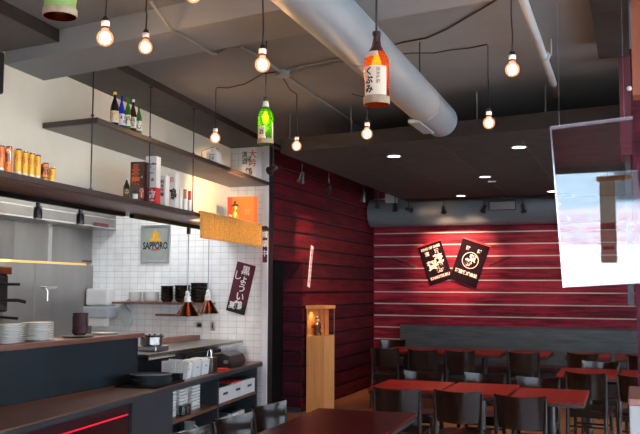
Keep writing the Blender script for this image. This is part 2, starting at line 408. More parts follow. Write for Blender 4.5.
# ceiling boards hung below the slab: dark floating panel
cp = [(-3.33,7.86),(-.3,7.27),(XR-.1,6.75),(XR-.1,13.1),(-3.33,13.1)]
cl = thing('ceiling_panel', 'large dark acoustic panel hung below the ceiling over the rear dining area', 'ceiling panel', (-1.2,9.5,3.0))
MB().prism([(x+1.2,y-9.5) for x,y in cp], 0, .13).build('panel', m_cloud, cl)
b = MB()
for i in range(len(cp)):
    (x0,y0),(x1,y1) = cp[i], cp[(i+1)%len(cp)]
    d = Vector((x1-x0,y1-y0)).normalized(); nrm = Vector((d.y,-d.x))*.012
    b.prism([(x0+1.2,y0-9.5),(x1+1.2,y1-9.5),(x1+nrm.x+1.2,y1+nrm.y-9.5),(x0+nrm.x+1.2,y0+nrm.y-9.5)], -.004, .134)
b.build('edge_trim', m_fascia, cl)
b = MB()
for x in (-2.45,-1.7,-.95,-.1,.8): b.box(x+1.2-.002, x+1.2+.002, -1.6, 3.55, -.0015, .0)
b.build('seam', m_black, cl)
for x, y in ((-3.28,7.95),(-2.58,7.83),(-1.31,7.62),(-.70,7.55),(-3.2,12.9),(-.7,12.9),(1.2,12.9),(1.2,7.3)):
    MB().sweep([(x+1.2,y-9.5,.13),(x+1.2,y-9.5,.419)], .005, 6).build('hanger_rod', m_conduit, cl)
# plum pier on the right with a black lower edge on its upper part, brown post
struct('trim_6', MB().box(.0, .35, 6.6, 6.9, 0, ZC), m_plum)
p = on(630, 305.5, 'Y', 6.55)
struct('trim_7', MB().box(-.078, -.001, 6.56, 6.9, 2.62, ZC), m_burg)
struct('trim_8', MB().box(-.055, -.012, 6.6, 6.85, p.z, 2.62), m_black)
struct('trim_9', MB().box(.012, .14, 5.35, 5.5, 2.80, ZC), m_brownpost)
struct('trim_10', MB().box(-.21, -.0, 3.6, 6.35, 3.30, ZC-.001), m_fascia)
# round duct along the back wall over the boards
d = thing('wall_duct', 'fat grey round duct running along the top of the back wall', 'duct', (-2,13.55,2.87))
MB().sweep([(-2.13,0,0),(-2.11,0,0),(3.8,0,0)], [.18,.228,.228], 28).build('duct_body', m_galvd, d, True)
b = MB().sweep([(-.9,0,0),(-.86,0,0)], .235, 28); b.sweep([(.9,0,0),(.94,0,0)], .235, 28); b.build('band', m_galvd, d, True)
v = thing('air_grille', 'rectangular dark air grille on the side of the back wall duct', 'vent', (-1.91,13.29,2.92))
b = MB(); b.box(-.21,.21,0,.03,-.075,-.062).box(-.21,.21,0,.03,.062,.075).box(-.21,-.195,0,.03,-.062,.062).box(.195,.21,0,.03,-.062,.062); b.build('frame', m_black, v)
b = MB()
for i in range(7): b.box(-.194,.194,.004,.03,-.056+i*.017,-.050+i*.017)
b.build('louvre', m_alu, v)
MB().box(-.2,.2,.026,.16,-.06,.06).build('box', m_black, v)
# pale bracket box at the corner by the track lights
o = MB().box(-.09,.09,-.05,.05,-.07,.07).build('junction_box', m_pelmet); o.location = (-3.62,13.05,3.06)
tag(o, 'pale rectangular box in the far left ceiling corner above the round duct', 'box')
MB().box(-.02,.02,-.02,.02,.07,.36).build('mount', m_pelmet, o)
# ------------------------------------------------------------------ storefront behind the viewer and the street outside
b = MB(); wx = [(-1.9,.1),(.3,2.4)]
b.box(-7.3, XR+.1, YF-.12, YF, 0, .08); b.box(-7.3, XR+.1, YF-.12, YF, 2.85, ZC)
e = [-7.3] + [q for a in wx for q in a] + [XR+.1]
for a, c in zip(e[::2], e[1::2]): b.box(a, c, YF-.12, YF, .08, 2.85)
struct('wall_front', b, m_redB)
for i, (a, c) in enumerate(wx):
    b = MB(); b.box(a,c,YF-.09,YF-.03,.08,.14).box(a,c,YF-.09,YF-.03,2.79,2.85).box(a,a+.06,YF-.09,YF-.03,.14,2.79).box(c-.06,c,YF-.09,YF-.03,.14,2.79)
    w = struct('window_%d' % (i+1), b, m_black)
    MB().box(a+.06,c-.06,YF-.064,YF-.058,.14,2.79).build('pane', m_winglass, w)
m_pave = mat('pale_street', (.55,.56,.58), .9, var=.06, scale=(.6,.6,.6))
m_facw = mat('white_shopfront', (.86,.87,.90), .8, var=.04, scale=(.6,.6,.6))
m_facb = mat('pale_blue_render', (.38,.45,.52), .8, var=.05, scale=(.6,.6,.6))
m_facp = tilemat('pale_brick', (.60,.38,.43), (.54,.40,.46), (.58,.54,.58), .6, .3, .8, 'XZ', .06, .5)
struct('ground', MB().box(-40, 40, -40, 40, -.3, -.125), m_pave)
o = struct('wall_street', MB().box(-26, 22, -19, -16, -.12, 2.75), m_facw)
MB().box(-26, 22, -19, -16.05, 2.75, 3.7).build('brick_band', m_facp, o)
MB().box(-26, 22, -19, -16.08, 3.7, 7.6).build('upper_facade', m_facb, o)
MB().box(17, 19, -14, 26, -.12, 4.2).build('side_facade', m_facw, o)
b = MB()
for i in range(14): b.box(-24.9+i*3.3, -23.5+i*3.3, -16.1, -16.02, 3.9, 5.2)
b.build('window_bank', m_slate, o)
# ================================================================== SERVICE SIDE
# upper and lower long shelves with suspension rods
sh = thing('wall_shelf', 'upper long dark shelf on the cream bulkhead carrying sake bottles', 'shelf', (0,0,2.87))
MB().prism([(KX(5.38,-.536),5.39),(KX(5.34,0),5.34),(KX(YT-.04,0),YT-.04),(KX(YT-.04,-.536),YT-.04)], .004, .045).build('board', m_shelf, sh, bevel=.003)
MB().prism([(KX(5.38,-.53),5.40),(KX(5.34,-.03),5.37),(KX(YT-.05,-.03),YT-.05),(KX(YT-.05,-.53),YT-.05)], 0, .004).build('underside', m_shelf_under, sh)
s2 = thing('wall_shelf', 'lower long dark shelf under the bulkhead carrying orange cans and boxes', 'shelf', (0,0,2.318))
kprism(MB(), 2.2, YT-.04, 0, -.64, .0, .043).build('board', m_shelf, s2, bevel=.003)
kprism(MB(), 2.2, YT-.045, -.03, -.63, -.004, .0).build('underside', m_ledge, s2)
for lab, (px, py) in (('nearest, crossing the front end of the upper shelf', (93.3,90)), ('middle one, right of the bottles',(150.5,110)), ('farthest one, past the white boxes', (193.5,150))):
    q = kon(px, py, -.02)
    r = thing('suspension_rod', 'thin dark steel suspension rod, ' + lab, 'rod', (q.x,q.y,2.361), 0, 'suspension rods of the long shelves')
    MB().sweep([(0,0,.0),(0,0,3.362-2.361)], .0055, 8).build('rod', m_black, r, True)
    MB().sweep([(0,0,.985),(0,0,1.0)], .018, 10).build('rose', m_black, r, True)
    b = MB(); b.sweep([(0,0,.555),(0,0,.567)], .013, 8); b.sweep([(0,0,0),(0,0,.012)], .013, 8); b.build('collar', m_black, r, True)
# bottles --------------------------------------------------------------
def bottle_prof(h, r, neck=.3, rn=.3, hn=.62):
    return [(r*.85,0),(r,.012*h),(r,h*hn*.88),(r*.92,h*hn),(r*.55,h*(hn+.13)),(r*rn*1.1,h*(hn+.22)),(r*rn,h*.93),(r*rn*1.25,h*.935),(r*rn*1.25,h*.985)]
def bottle(px, ptop, zb, off, r, gm, lm, cm, label, txt=None, txc=None, hn=.6, group=None, lab=(.12,.45), name='sake_bottle'):
    off = -(r+.014)-(.03 if abs(off) >= .13 else 0); q = kon(px, ptop, off); h = q.z - zb
    t = thing(name, label, 'bottle', (q.x,q.y,zb), 0, group)
    MB().lathe(bottle_prof(h,r,hn=hn)[:-2], n=18).build('glass', gm, t, True)
    MB().lathe([(r*.40,h*.92),(r*.40,h*.995),(r*.3,h)], n=12).build('cap', cm, t, True)
    l = MB().lathe([(r*1.01,h*lab[0]),(r*1.025,h*lab[0]),(r*1.025,h*lab[1]),(r*1.01,h*lab[1])], n=18, closed=True).build('label', lm, t, True)
    if txt:
        d = Vector((-q.x,-q.y,0)).normalized(); right = Vector((-d.y,d.x,0))
        text_obj(txt, h*(lab[1]-lab[0])*.9/len(txt), txc or m_ink, l, frameM(d*r*1.025+Vector((0,0,h*(lab[0]+lab[1])/2)), right, (0,0,1), d), vertical=True, bend=r*1.03, bold=.0006, ext=.0008)
    return t
GU = 'sake bottles on the upper shelf'
ZU = 2.87+.045
bottle(115,92,ZU,-.13,.034,m_bblack,m_label,m_gold,'tall black sake bottle with gold cap, first on the upper shelf','吟',m_gold,group=GU)
bottle(121.9,95.5,ZU,-.13,.027,m_bblue,m_card,m_bblue,'bright blue bottle with white label beside the black bottle','雪',None,group=GU)
bottle(128.2,97,ZU,-.10,.026,m_bgreen,m_label,m_bgreen,'green bottle with cream label between blue and brown bottles','酒',group=GU)
bottle(133.4,99.5,ZU,-.10,.028,m_bbrown,m_label,m_card,'dark brown bottle with white cap on the upper shelf','純米',group=GU)
bottle(139,105.5,ZU,-.11,.027,m_bgreen,m_card,m_bgreen,'green bottle with white label, last in the row on the upper shelf','寿',group=GU)
# items further along the upper shelf
def kbox(px0, px1, ptop, zb, off, dep, m, label, cat='box', name='sake_box', group=None, rz=KA):
    off = -dep/2-.022-(.05 if px0 == 132.5 else 0); pc = (px0+px1)/2; q = kon(pc, ptop, off); wpx = px1-px0
    dist = math.hypot(q.x, q.y); w = wpx/F*(dist*math.cos(math.atan((pc-320)/F)))*1.0
    t = thing(name, label, cat, (q.x,q.y,zb), rz, group); h = q.z-zb
    return t, w/2, dep/2, h
def boxbody(t, w, d, h, m, name='carton', bev=.003):
    return MB().box(-w,w,-d,d,0,h).build(name, m, t, bevel=bev)
t,w,d,h = kbox(208,220,148,ZU,-.15,.10,m_card,'small white printed jug-shaped carton on the upper shelf above the white boxes')
boxbody(t,w,d,h*.72,m_card); MB().lathe([(w*.5,h*.72),(w*.5,h*.9),(w*.3,h)],n=12).build('neck',m_card,t,True)
text_obj('酒',h*.42,m_ink,t,FR((0,-d-.0006,h*.36)),bold=.001)
b = MB().sweep([(-w*2.2,0,0),(-w*2.2,0,h*.85),(-w*.2,0,h*1.05),(w*.9,0,h*.9)],.004,6); b.build('wire_handle', m_black, t, True)
t,w,d,h = kbox(244,260,149,ZU,-.12,.16,m_card,'white sake carton with red and black writing at the far end of the upper shelf',rz=0)
boxbody(t,w,d,h,m_card); text_obj('清酒',h*.22,m_ink,t,FR((-w*.62,-d-.0006,h*.66)),vertical=True,bold=.001); text_obj('大吟',h*.30,m_redink,t,FR((w*.5,-d-.0006,h*.62)),vertical=True,bold=.001)
text_obj('鶴',h*.26,m_ink,t,FR((0,-d-.0006,h*.2)),bold=.001); text_obj('米',h*.2,m_bgreen,t,FR((0,-d-.0006,h*.6)),bold=.001)
# cans on the lower shelf -----------------------------------------------
ZL = 2.361
def can(px, ptop, r, m, label, oval=False, art=False, whitetop=True, off=-.10):
    off = -.045; r *= 1.14; q = kon(px, ptop, off); h = q.z-ZL
    t = thing('beer_can', label, 'can', (q.x,q.y,ZL), 0, 'cans on the lower shelf')
    MB().lathe([(r*.88,0),(r,.006),(r,h*.93)],n=20).build('can_body', m, t, True)
    MB().lathe([(r,h*.93),(r*.90,h*.985),(r*.90,h),(r*.80,h*.985),(0,h*.985)],n=20).build('lid', m_silver, t, True)
    d = Vector((-q.x,-q.y,0)).normalized(); right = Vector((-d.y,d.x,0))
    if oval:
        b = MB(); n = 20
        for k in (0,1):
            pts = []
            for j in range(n):
                a = 2*PI*j/n; x = .75*r*math.cos(a); z = h*.55+h*.33*math.sin(a); an = x/r
                pts.append((d*math.cos(an)+right*math.sin(an))*(r*(1.005+.02*k)) + Vector((0,0,z)))
            b.v += [tuple(p) for p in pts]
        b.f = [tuple(range(n)), tuple(range(n,2*n))] + [(i,(i+1)%n,n+(i+1)%n,n+i) for i in range(n)]
        o = b.build('oval_badge', m_silver, t); text_obj('麦酒',h*.16,m_ink,o,frameM(d*r*1.02+Vector((0,0,h*.55)),right,(0,0,1),d),vertical=True,bend=r*1.02)
    elif art:
        text_obj('麒',h*.5,m_ink,t,frameM(d*r+Vector((0,0,h*.5)),right,(0,0,1),d),bend=r,bold=.001,name='printed_mark')
        MB().lathe([(r*1.004,h*.1),(r*1.02,h*.1),(r*1.02,h*.2),(r*1.004,h*.2)],n=18,closed=True).build('green_band',m_bgreen,t,True)
    else:
        MB().lathe([(r*1.002,h*.04),(r*1.012,h*.04),(r*1.012,h*.13),(r*1.002,h*.13)],n=18,closed=True).build('pale_band',m_label,t,True)
        text_obj('生',h*.3,m_redink,t,frameM(d*r+Vector((0,0,h*.6)),right,(0,0,1),d),bend=r,bold=.0004,name='printed_mark')
    return t
can(.5,145.5,.0235,m_orange2,'orange can with silver top, leftmost on the lower shelf, cut by the photo edge')
can(8.3,146.5,.0235,m_orange2,'silver-topped can with a large silver oval badge on the lower shelf',oval=True)
can(18,149,.0225,m_orange,'tallest orange can with pale rim just right of the oval-badged can')
can(25,151.5,.0205,m_orange,'orange can, second of the four plain orange ones from the left')
can(31.3,153,.0205,m_orange,'orange can, third of the four plain orange ones from the left')
can(37.3,155,.0215,m_orange,'orange can, last of the four plain orange ones, beside the picture can')
can(45,163,.0225,m_orange2,'short dark orange can with a black picture on the lower shelf',art=True)
can(52,168,.021,m_orange,'smallest pinkish orange can at the right end of the can row')
# sake boxes and small bottles on the lower shelf ------------------------
GB = 'boxes and bottles on the lower shelf'
bottle(126.8,178.5,ZL,-.07,.026,m_bblack,m_ink,m_card,'squat black bottle with white cap left of the dark gift box','金',m_gold,hn=.62,group=GB)
t,w,d,h = kbox(132.5,148,162.5,ZL,-.16,.10,m_card,'dark brown gift box with orange writing on the lower shelf',group=GB)
boxbody(t,w,d,h,m_bbrown); text_obj('本醸',h*.22,m_obox,t,FR((-w*.2,-d-.0008,h*.62)),vertical=True,bold=.002)
MB().box(-w*.55,w*.15,-d-.002,-d,h*.62,h*.95).build('orange_label',m_obox2,t)
bottle(141.8,176,ZL,-.06,.017,m_bbrown,m_obox2,m_kraft,'slim brown bottle with orange label standing before the dark gift box','辛',m_creamink,hn=.58,group=GB,lab=(.1,.5))
bottle(135.3,190.5,ZL,-.045,.021,m_bblack,m_card,m_bblack,'short black bottle with wide white label below the dark gift box','一',hn=.62,group=GB,lab=(.1,.62))
t,w,d,h = kbox(147.5,159.5,157,ZL,-.12,.085,m_card,'tallest white box with a bold black character and red bottom on the lower shelf',group=GB)
boxbody(t,w,d,h,m_card); text_obj('蒼',h*.26,m_ink,t,FR((0,-d-.0006,h*.72)),bold=.002); text_obj('酒',h*.07,m_ink,t,FR((-w*.45,-d-.0006,h*.5)),bold=.0006); text_obj('造',h*.07,m_ink,t,FR((w*.3,-d-.0006,h*.5)),bold=.0006)
o=MB().box(-w*1.01,w*1.01,-d*1.015,d*1.01,0,h*.34).build('red_band',m_redink,t)
text_obj('波',h*.24,m_whiteink,o,FR((0,-d*1.015-.0006,h*.16)),bold=.002)
t,w,d,h = kbox(160,168.3,176,ZL,-.10,.075,m_card,'plain white box with small vertical writing between two larger printed boxes',group=GB)
boxbody(t,w,d,h,m_card); text_obj('純米吟醸',h*.14,m_ink,t,FR((0,-d-.0006,h*.58)),vertical=True,bold=.0004)
t,w,d,h = kbox(168.8,178,173.5,ZL,-.09,.08,m_card,'white box with brushed black script, right of the plain white box',group=GB)
boxbody(t,w,d,h,m_card); text_obj('鶴',h*.36,m_ink,t,FR((0,-d-.0006,h*.36)),bold=.002); text_obj('吉',h*.16,m_redink,t,FR((w*.1,-d-.0006,h*.8)),bold=.0006)
def cup(px, ptop, off, r, label, mtop):
    off = -.035; q = kon(px, ptop, off); h = q.z-ZL
    t = thing('cup_sake', label, 'jar', (q.x,q.y,ZL), 0, GB)
    MB().lathe([(r*.9,0),(r,.004),(r,h*.55)],n=16).build('jar', m_white, t, True)
    MB().lathe([(r*.82,h*.55),(r*.8,h*.92),(r*.86,h*.92),(r*.86,h)],n=16).build('stopper', mtop, t, True)
cup(180.3,188.5,-.06,.022,'cream and white cup jar beside the script box on the lower shelf',m_label)
cup(185.2,189.5,-.05,.019,'middle white cup jar of the three small jars on the lower shelf',m_kraft)
cup(189.8,191,-.05,.019,'last white cup jar with red lid next to the steel rod',m_redink)
# orange display box with figure at the far end of the lower shelf
q = kon(242,197,-.14); hh = q.z-ZL
t = thing('gift_box', 'large orange box standing at the far end of the lower shelf', 'box', (q.x,q.y,ZL), 0, GB)
MB().box(-.155,.17,-.05,.06,0,hh).build('carton', m_obox, t, bevel=.003)
MB().box(-.157,-.10,-.056,-.05,.01,hh-.005).build('side_panel', m_obox2, t)
text_obj('祝',.07,m_kraft,t,FR((.09,-.0506,hh*.42)),bold=.001)
q2 = kon(236,199,-.05)
t = thing('figurine', 'small golden figure with a dark hat in front of the orange box', 'figurine', (q2.x,q2.y-.02,ZL))
MB().lathe([(.03,0),(.036,.03),(.03,.07),(.018,.10),(.016,.115),(.026,.135),(.028,.155),(.018,.175),(0,.18)],n=16).build('body', m_gold, t, True)
MB().lathe([(.05,.172),(.045,.180),(.015,.195),(.008,.225),(0,.228)],n=16).build('hat', m_black, t, True)
MB().sweep([(.03,-.02,0),(.032,-.02,.14)],.006,8).build('staff',m_black,t,True)
MB().sweep([(-.05,-.04,.012),(-.06,-.045,.04),(-.04,-.045,.07),(-.02,-.045,.05)],.009,8).build('cord_knot',m_white,t,True)
# bamboo blind hung over the shelf edge
b0 = kon(200.5,212.4,.03); b1 = kon(261.3,224.5,.03); zt = 2.378; zb_ = 2.112
t = thing('bamboo_blind', 'glowing golden bamboo blind hung over the far end of the lower shelf', 'blind', (b0.x,b0.y,zb_), KA)
Ln = math.hypot(b1.x-b0.x, b1.y-b0.y)
b = MB(); n = 26
for i in range(n): b.box(-.004, .004+(.002 if i%2 else 0), Ln*i/n+.001, Ln*(i+1)/n-.001, 0, zt-zb_)
b.build('bamboo_mat', m_bamboo, t)
b = MB(); b.box(.006,.010,0,Ln,.004,.012).box(.006,.010,0,Ln,zt-zb_-.014,zt-zb_-.004).box(-.022,-.004,0,Ln,zt-zb_-.03,zt-zb_-.005); b.build('binding', m_oak, t)
for px in (212,236,258):  # unseen spots added behind the blind to make it glow
    q = kon(px,232,-.02); f = Vector((1,KS,0)).normalized()
    light('blind_fill','SPOT',(q.x-.30,q.y-.02,2.20),95,(1,.72,.36),spot_size=1.75,spot_blend=.6,shadow_soft_size=.04,aim=(q.x,q.y,2.23))
# rail under the lower shelf with its spots and copper pendants
t = thing('lighting_rail', 'near black lighting rail under the lower shelf carrying two spot heads', 'light rail', (0,0,2.28))
kprism(MB(), 3.6, 6.62, -.455, -.50, 0, .034).build('rail', m_rail, t)
t = thing('lighting_rail', 'far black lighting rail under the lower shelf carrying the copper pendants', 'light rail', (0,0,2.28))
kprism(MB(), 6.78, 9.36, -.455, -.50, 0, .034).build('rail', m_rail, t)
for px, lab in ((38,'black rail spot head nearer the steel hood corner, left of the pair'), (80.5,'black rail spot head, right of the pair, before the steel hood')):
    q = kon(px, 210, -.48)
    t = thing('rail_spot', lab, 'spotlight', (q.x,q.y,2.28), 0, 'spot heads on the kitchen rail')
    MB().sweep([(0,0,0),(0,0,-.03)],.018,10).build('stem',m_black,t,True)
    MB().lathe([(.012,-.03),(.026,-.045),(.033,-.07),(.033,-.125),(.029,-.125),(.027,-.10)],n=20).build('head',m_blackpl,t,True)
    b = MB().sweep([(-.036,0,-.065),(-.036,0,-.035),(.036,0,-.035),(.036,0,-.065)],.004,6); b.build('yoke',m_black,t,True)
    MB().lathe([(.0,-.112),(.0265,-.112)],n=20).build('lens',m_spotlens,t)
    light('rail_lamp','SPOT',(q.x,q.y,2.15),14,(1,.72,.45),spot_size=1.6,spot_blend=.6,shadow_soft_size=.03,aim=(q.x-.9,q.y+.3,1.0))
for px, pb, lab in ((187.5,316,'left copper cone pendant lamp in front of the tiled wall'),(208,313.5,'right copper cone pendant lamp in front of the tiled wall')):
    q = kon(px, 300, -.48); zb = kon(px, pb, -.48).z; zt2 = 2.28
    t = thing('copper_pendant', lab, 'pendant lamp', (q.x,q.y,zb), 0, 'copper pendants over the counter')
    MB().lathe([(.124,0),(.126,.003),(.036,.150),(.034,.150),(.121,.003)],n=28,closed=True).build('shade',m_copper,t,True)
    MB().lathe([(.03,.145),(.036,.150),(.036,.205),(.024,.215),(.024,.255),(.008,.27)],n=18).build('socket',m_white,t,True)
    MB().sweep([(0,0,.262),(0,0,zt2-zb-.05)],.006,8).build('cord',m_greyp,t,True)
    MB().sweep([(0,0,zt2-zb-.07),(0,0,zt2-zb)],.022,12).build('canopy',m_black,t,True)
    MB().lathe([(0,.03),(.02,.035),(.03,.06),(.022,.09),(.012,.125)],n=14).build('bulb',m_lens,t,True)
    light('pendant_glow','POINT',(q.x,q.y,zb+.02),3.5,(1,.80,.58),shadow_soft_size=.03)
# hood and steel-clad wall
zA = on(114,229.5,'Y',9.4).z; zB = on(90,263.6,'Y',9.4).z
kp = lambda x0, y0, y1, dx, z0, z1: MB().prism([(x0-KS*(y0-9.4),y0),(x0-KS*(y1-9.4),y1),(x0-KS*(y1-9.4)-dx,y1),(x0-KS*(y0-9.4)-dx,y0)], z0, z1)
t = thing('exhaust_hood', 'long stainless steel exhaust hood over the kitchen beside the tiled wall', 'hood', (0,0,0))
kp(-6.33,4.4,9.44,.36,zA,2.75).build('canopy', m_steel, t, bevel=.004)
kp(-6.325,4.4,9.44,.008,zA,zA+.018).build('lip', m_chrome, t)
kp(-6.325,4.4,9.44,.006,zA+.12,zA+.135).build('seam', m_chrome, t)
M_ = frameM((-6.32-KS*(9.05-9.4),9.05,zA+.035),(-KS,1,0),(0,0,1),(1,KS,0))
o = MB().box(-.17,.17,-.022,.022,0,.004,M_).build('maker_plate', m_burg, t)
t = thing('steel_backsplash', 'stainless steel panel over the cooking line below the exhaust hood', 'panel', (0,0,0))
kp(-6.69,4.4,9.44,.05,zB,zA).build('panel', m_steelv, t, bevel=.003)
kp(-6.685,8.42,8.50,.008,zB,zA).build('seam', m_chrome, t); kp(-6.685,7.4,7.75,.008,zB,zA).build('dark_strip', m_steel, t)
kp(-6.684,9.2,9.44,.008,zB+.02,zB+.04).build('maker_plate', m_burg, t)
struct('trim_11', kp(-6.665,4.4,9.44,.1,.9,zB-.03), m_steelv)
t = thing('under_hood_light', 'warm glowing strip light under the stainless panel', 'light', (0,0,0))
kp(-6.68,5.2,9.3,.04,zB-.026,zB-.002).build('diffuser', emis('warm_strip',(1,.62,.22),.16), t)
light('hood_light','AREA',(-6.45,7.6,zB+.0),7,(1,.74,.42),shape='RECTANGLE',size=.12,size_y=3.0,aim=(-6.5,7.6,.9))
for yy in (6.1,7.3,8.15): struct('trim_%d' % (12+int(yy>7)+int(yy>8)), MB().box(-6.66-KS*(yy-9.4)-.003,-6.66-KS*(yy-9.4)+.006,yy-.012,yy+.012,1.0,zB-.03), m_steelv)
# kitchen work counter behind the pass wall (carries the machine, faucet)
t = thing('kitchen_counter', 'low stainless counter along the steel wall behind the pass', 'counter', (0,0,0))
kp(-6.0,4.4,9.40,.56,.86,.9).build('worktop', m_steel, t); kp(-6.05,4.4,9.40,.46,.0,.86).build('body', m_steelv, t)
# espresso machine at left edge
q = on(2,290,'X',-5.9)
t = thing('coffee_machine', 'chrome and black machine cut by the left photo edge behind the plates', 'machine', (-6.2,q.y-.05,.9), 0)
MB().box(-.25,.2,-.5,.20,.02,.48).build('body', m_steel, t, bevel=.01); MB().box(-.22,.22,-.48,.24,.48,.86).build('boiler', m_blackc, t, bevel=.02)
MB().box(-.2,.24,-.46,.26,.86,.94).build('top_tray', m_copper, t, bevel=.008)
b=MB().sweep([(.2,.1,.60),(.38,.2,.60),(.44,.24,.58)],.018,8); b.sweep([(.2,.05,.44),(.40,.18,.42)],.014,8); b.sweep([(.2,.15,.76),(.36,.24,.76)],.014,8); b.build('handle', m_black, t, True)
b=MB()
for x,y in ((-.22,-.47),(.17,-.47),(-.22,.17),(.17,.17)): b.sweep([(x,y,0),(x,y,.022)],.02,8)
b.build('foot', m_black, t)
# faucet: pot filler on wall
f0 = on(27,287,'X',-6.55); f1 = on(46,289,'X',-6.45)
t = thing('pot_filler', 'chrome swing-arm tap on the steel wall behind the stacked plates', 'tap', (-6.62,f0.y,.9))
hz = f0.z-.9
MB().sweep([(0,0,0),(0,0,hz)],.016,10).build('riser', m_chrome, t, True)
MB().sweep([(0,0,hz),(.10,.5,hz),(.17,f1.y-f0.y,hz-.02),(.175,f1.y-f0.y+.02,hz-.05),(.175,f1.y-f0.y+.02,hz-.16)],.013,10).build('spout', m_chrome, t, True)
MB().sweep([(0,-.03,hz-.3),(.05,.35,hz-.3)],.01,8).build('lever', m_chrome, t, True)
# pass wall with reddish ledge ------------------------------------------
pw = thing('pass_counter', 'dark slate pass wall with a reddish wood ledge between bar and kitchen', 'counter', (-4.42,5,0))
MB().box(-.12,0,-2.8,2.0,0,1.165).build('panel', m_slatep, pw, bevel=.004)
MB().box(-.36,.035,-2.8,2.06,1.165,1.205).build('ledge', m_ledge, pw, bevel=.004)
ZP = 1.205
# things on the ledge: plate stacks, dark dish stack, tray
def plate_stack(px, py, n, r, label, m, step=.011, name='plate', cat='plate', off=-.12):
    q = on(px, py, 'Z', ZP); X = -4.42+off; dd = ray(px,py); tt = X/dd[0]; Y = tt*dd[1]
    for i in range(n):
        lab = label % ('bottom plate of' if i == 0 else 'topmost plate of' if i == n-1 else 'plate %s of' % (['second','third','fourth','fifth','sixth','seventh','eighth','ninth','tenth'][i-1] + ' from the bottom'))
        if i == 0 or True:
            t = MB().lathe([(0,0),(r*.55,0),(r*.6,.003),(r*.98,.010),(r,.013),(r*.97,.0135),(r*.58,.0065),(0,.0055)],n=24).build(name, m, None, True)
        t.location = (X+random.uniform(-.004,.004),Y+random.uniform(-.004,.004),ZP+i*step); tag(t, lab, cat, label.replace('%s ','')[:60])
    return X, Y
# square platter stacks: each platter its own object
def platter_stack(px, hpx, n, w, d, label, off):
    dd = ray(px, 330); X = -4.42+off; tt = X/dd[0]; Y = tt*dd[1]
    words = ['bottom','second','third','fourth','fifth','sixth','seventh','eighth','ninth','tenth']
    proto = None
    for i in range(n):
        lab = ('topmost white platter of ' if i == n-1 else 'bottom white platter of ' if i == 0 else words[i]+' white platter from the bottom of ') + label
        if proto is None:
            b = MB(); k = 24
            prof = [(.0,.0),(.62,.0),(.66,.004),(.98,.013),(1,.0155),(.97,.0165),(.62,.008),(0,.007)]
            for rr, z in prof:
                for j in range(k):
                    a = 2*PI*j/k; c, s = math.cos(a), math.sin(a); e = 4
                    f = (abs(c)**e+abs(s)**e)**(-1/e)
                    b.v.append((w*rr*f*c, d*rr*f*s, z))
            for q in range(len(prof)-1):
                for j in range(k): b.f.append((q*k+j,q*k+(j+1)%k,(q+1)*k+(j+1)%k,(q+1)*k+j))
            o = proto = b.build('platter', m_white, None, True)
        else: o = proto.copy(); COL.objects.link(o)
        o.location = (X, Y, ZP+.001+i*hpx); o.rotation_euler = (0,0,random.uniform(-.03,.03)); tag(o, lab, 'plate', 'stacked platters: '+label)
platter_stack(7,.0145,10,.10,.14,'the left stack on the ledge',-.13)
platter_stack(38,.0145,10,.10,.12,'the right stack on the ledge',-.15)
o = MB().prism([(-.05,-.05),(.05,-.05),(.05,.05),(-.05,.05)],0,.006).build('napkin_pile', m_paper, bevel=.002)
dd = ray(55,330); tt = -4.50/dd[0]; o.location = (-4.50,tt*dd[1],ZP+.001); tag(o,'small pile of white napkins beside the right platter stack','napkins')
o = MB().box(-.09,.03,-.35,.3,0,.004).build('paper_sheet', m_paper); o.location=(-4.42,4.55,ZP+.0005); tag(o,'white paper sheet lying along the front edge of the ledge at far left','paper')
# dark bowl stack
dd = ray(80,318); X = -4.56; tt = X/dd[0]; YS = tt*dd[1]
r = .068
bw = None
nm = ['bottom','second','third','fourth','fifth','sixth']
for i in range(6):
    lab = ('topmost dark plum bowl of the tall stack on the ledge' if i == 5 else '%s dark plum bowl %sin the tall stack on the ledge' % (nm[i], 'from the bottom ' if i else ''))
    if bw is None: o = bw = MB().lathe([(0,0),(.6*r,0),(.95*r,.022),(r,.050),(.96*r,.050),(.86*r,.022),(.55*r,.006),(0,.005)],n=24).build('bowl', m_dkplate, None, True)
    else: o = bw.copy(); COL.objects.link(o)
    o.location = (X+.002*(i%2), YS+.003*(i%3), ZP+.012+i*.029); o.rotation_euler = (0,0,i*.7); tag(o, lab, 'bowl', 'dark bowls stacked on the ledge')
o = MB().lathe([(0,0),(.12,0),(.14,.009),(.138,.011),(.118,.0045),(0,.004)],n=30).build('tray', m_blackc, None, True); o.location = (X+.02,YS-.05,ZP+.001); tag(o,'round black tray under the tall dark bowl stack on the ledge','tray')
o = MB().lathe([(0,0),(.10,0),(.12,.012),(.117,.013),(.098,.005),(0,.005)],n=28).build('dish', m_white, None, True); dd=ray(106,325); tt=-4.6/dd[0]; o.location=(-4.6,tt*dd[1],ZP+.001); tag(o,'shallow white dish on the ledge right of the dark bowl stack','dish')
# ------------------------------------------------------------------ bar counter with open cabinet below
ZT = .755
def cx(Y): return -3.691 - .102*(Y-4.31)
def cprism(y0, y1, a, bq, z0, z1): return MB().prism([(cx(y0)+a,y0),(cx(y1)+a,y1),(cx(y1)+bq,y1),(cx(y0)+bq,y0)], z0, z1)
def cY(x):                                       # Y on the cabinet front at image column x
    d = ray(x, 390); t = (-3.691+.102*4.31)/(d[0]+.102*d[1]); return t*d[1]
def ctop(y0,y1,z0,z1,inset=0):
    return MB().prism([(cx(y0)-inset,y0),(cx(y1)-inset,y1),(-4.416 if y1 < 7 else -4.70,y1)]+([(-4.70,7.02),(-4.416,7.02)] if y1>7 else [])+[(-4.416,y0)], z0, z1)
bc = thing('bar_counter', 'long slate-edged service counter with its reflected brown painted on the top', 'counter', (0,0,0))
ctop(2.4,9.41,ZT-.012,ZT,.004).build('worktop', m_worktop, bc)
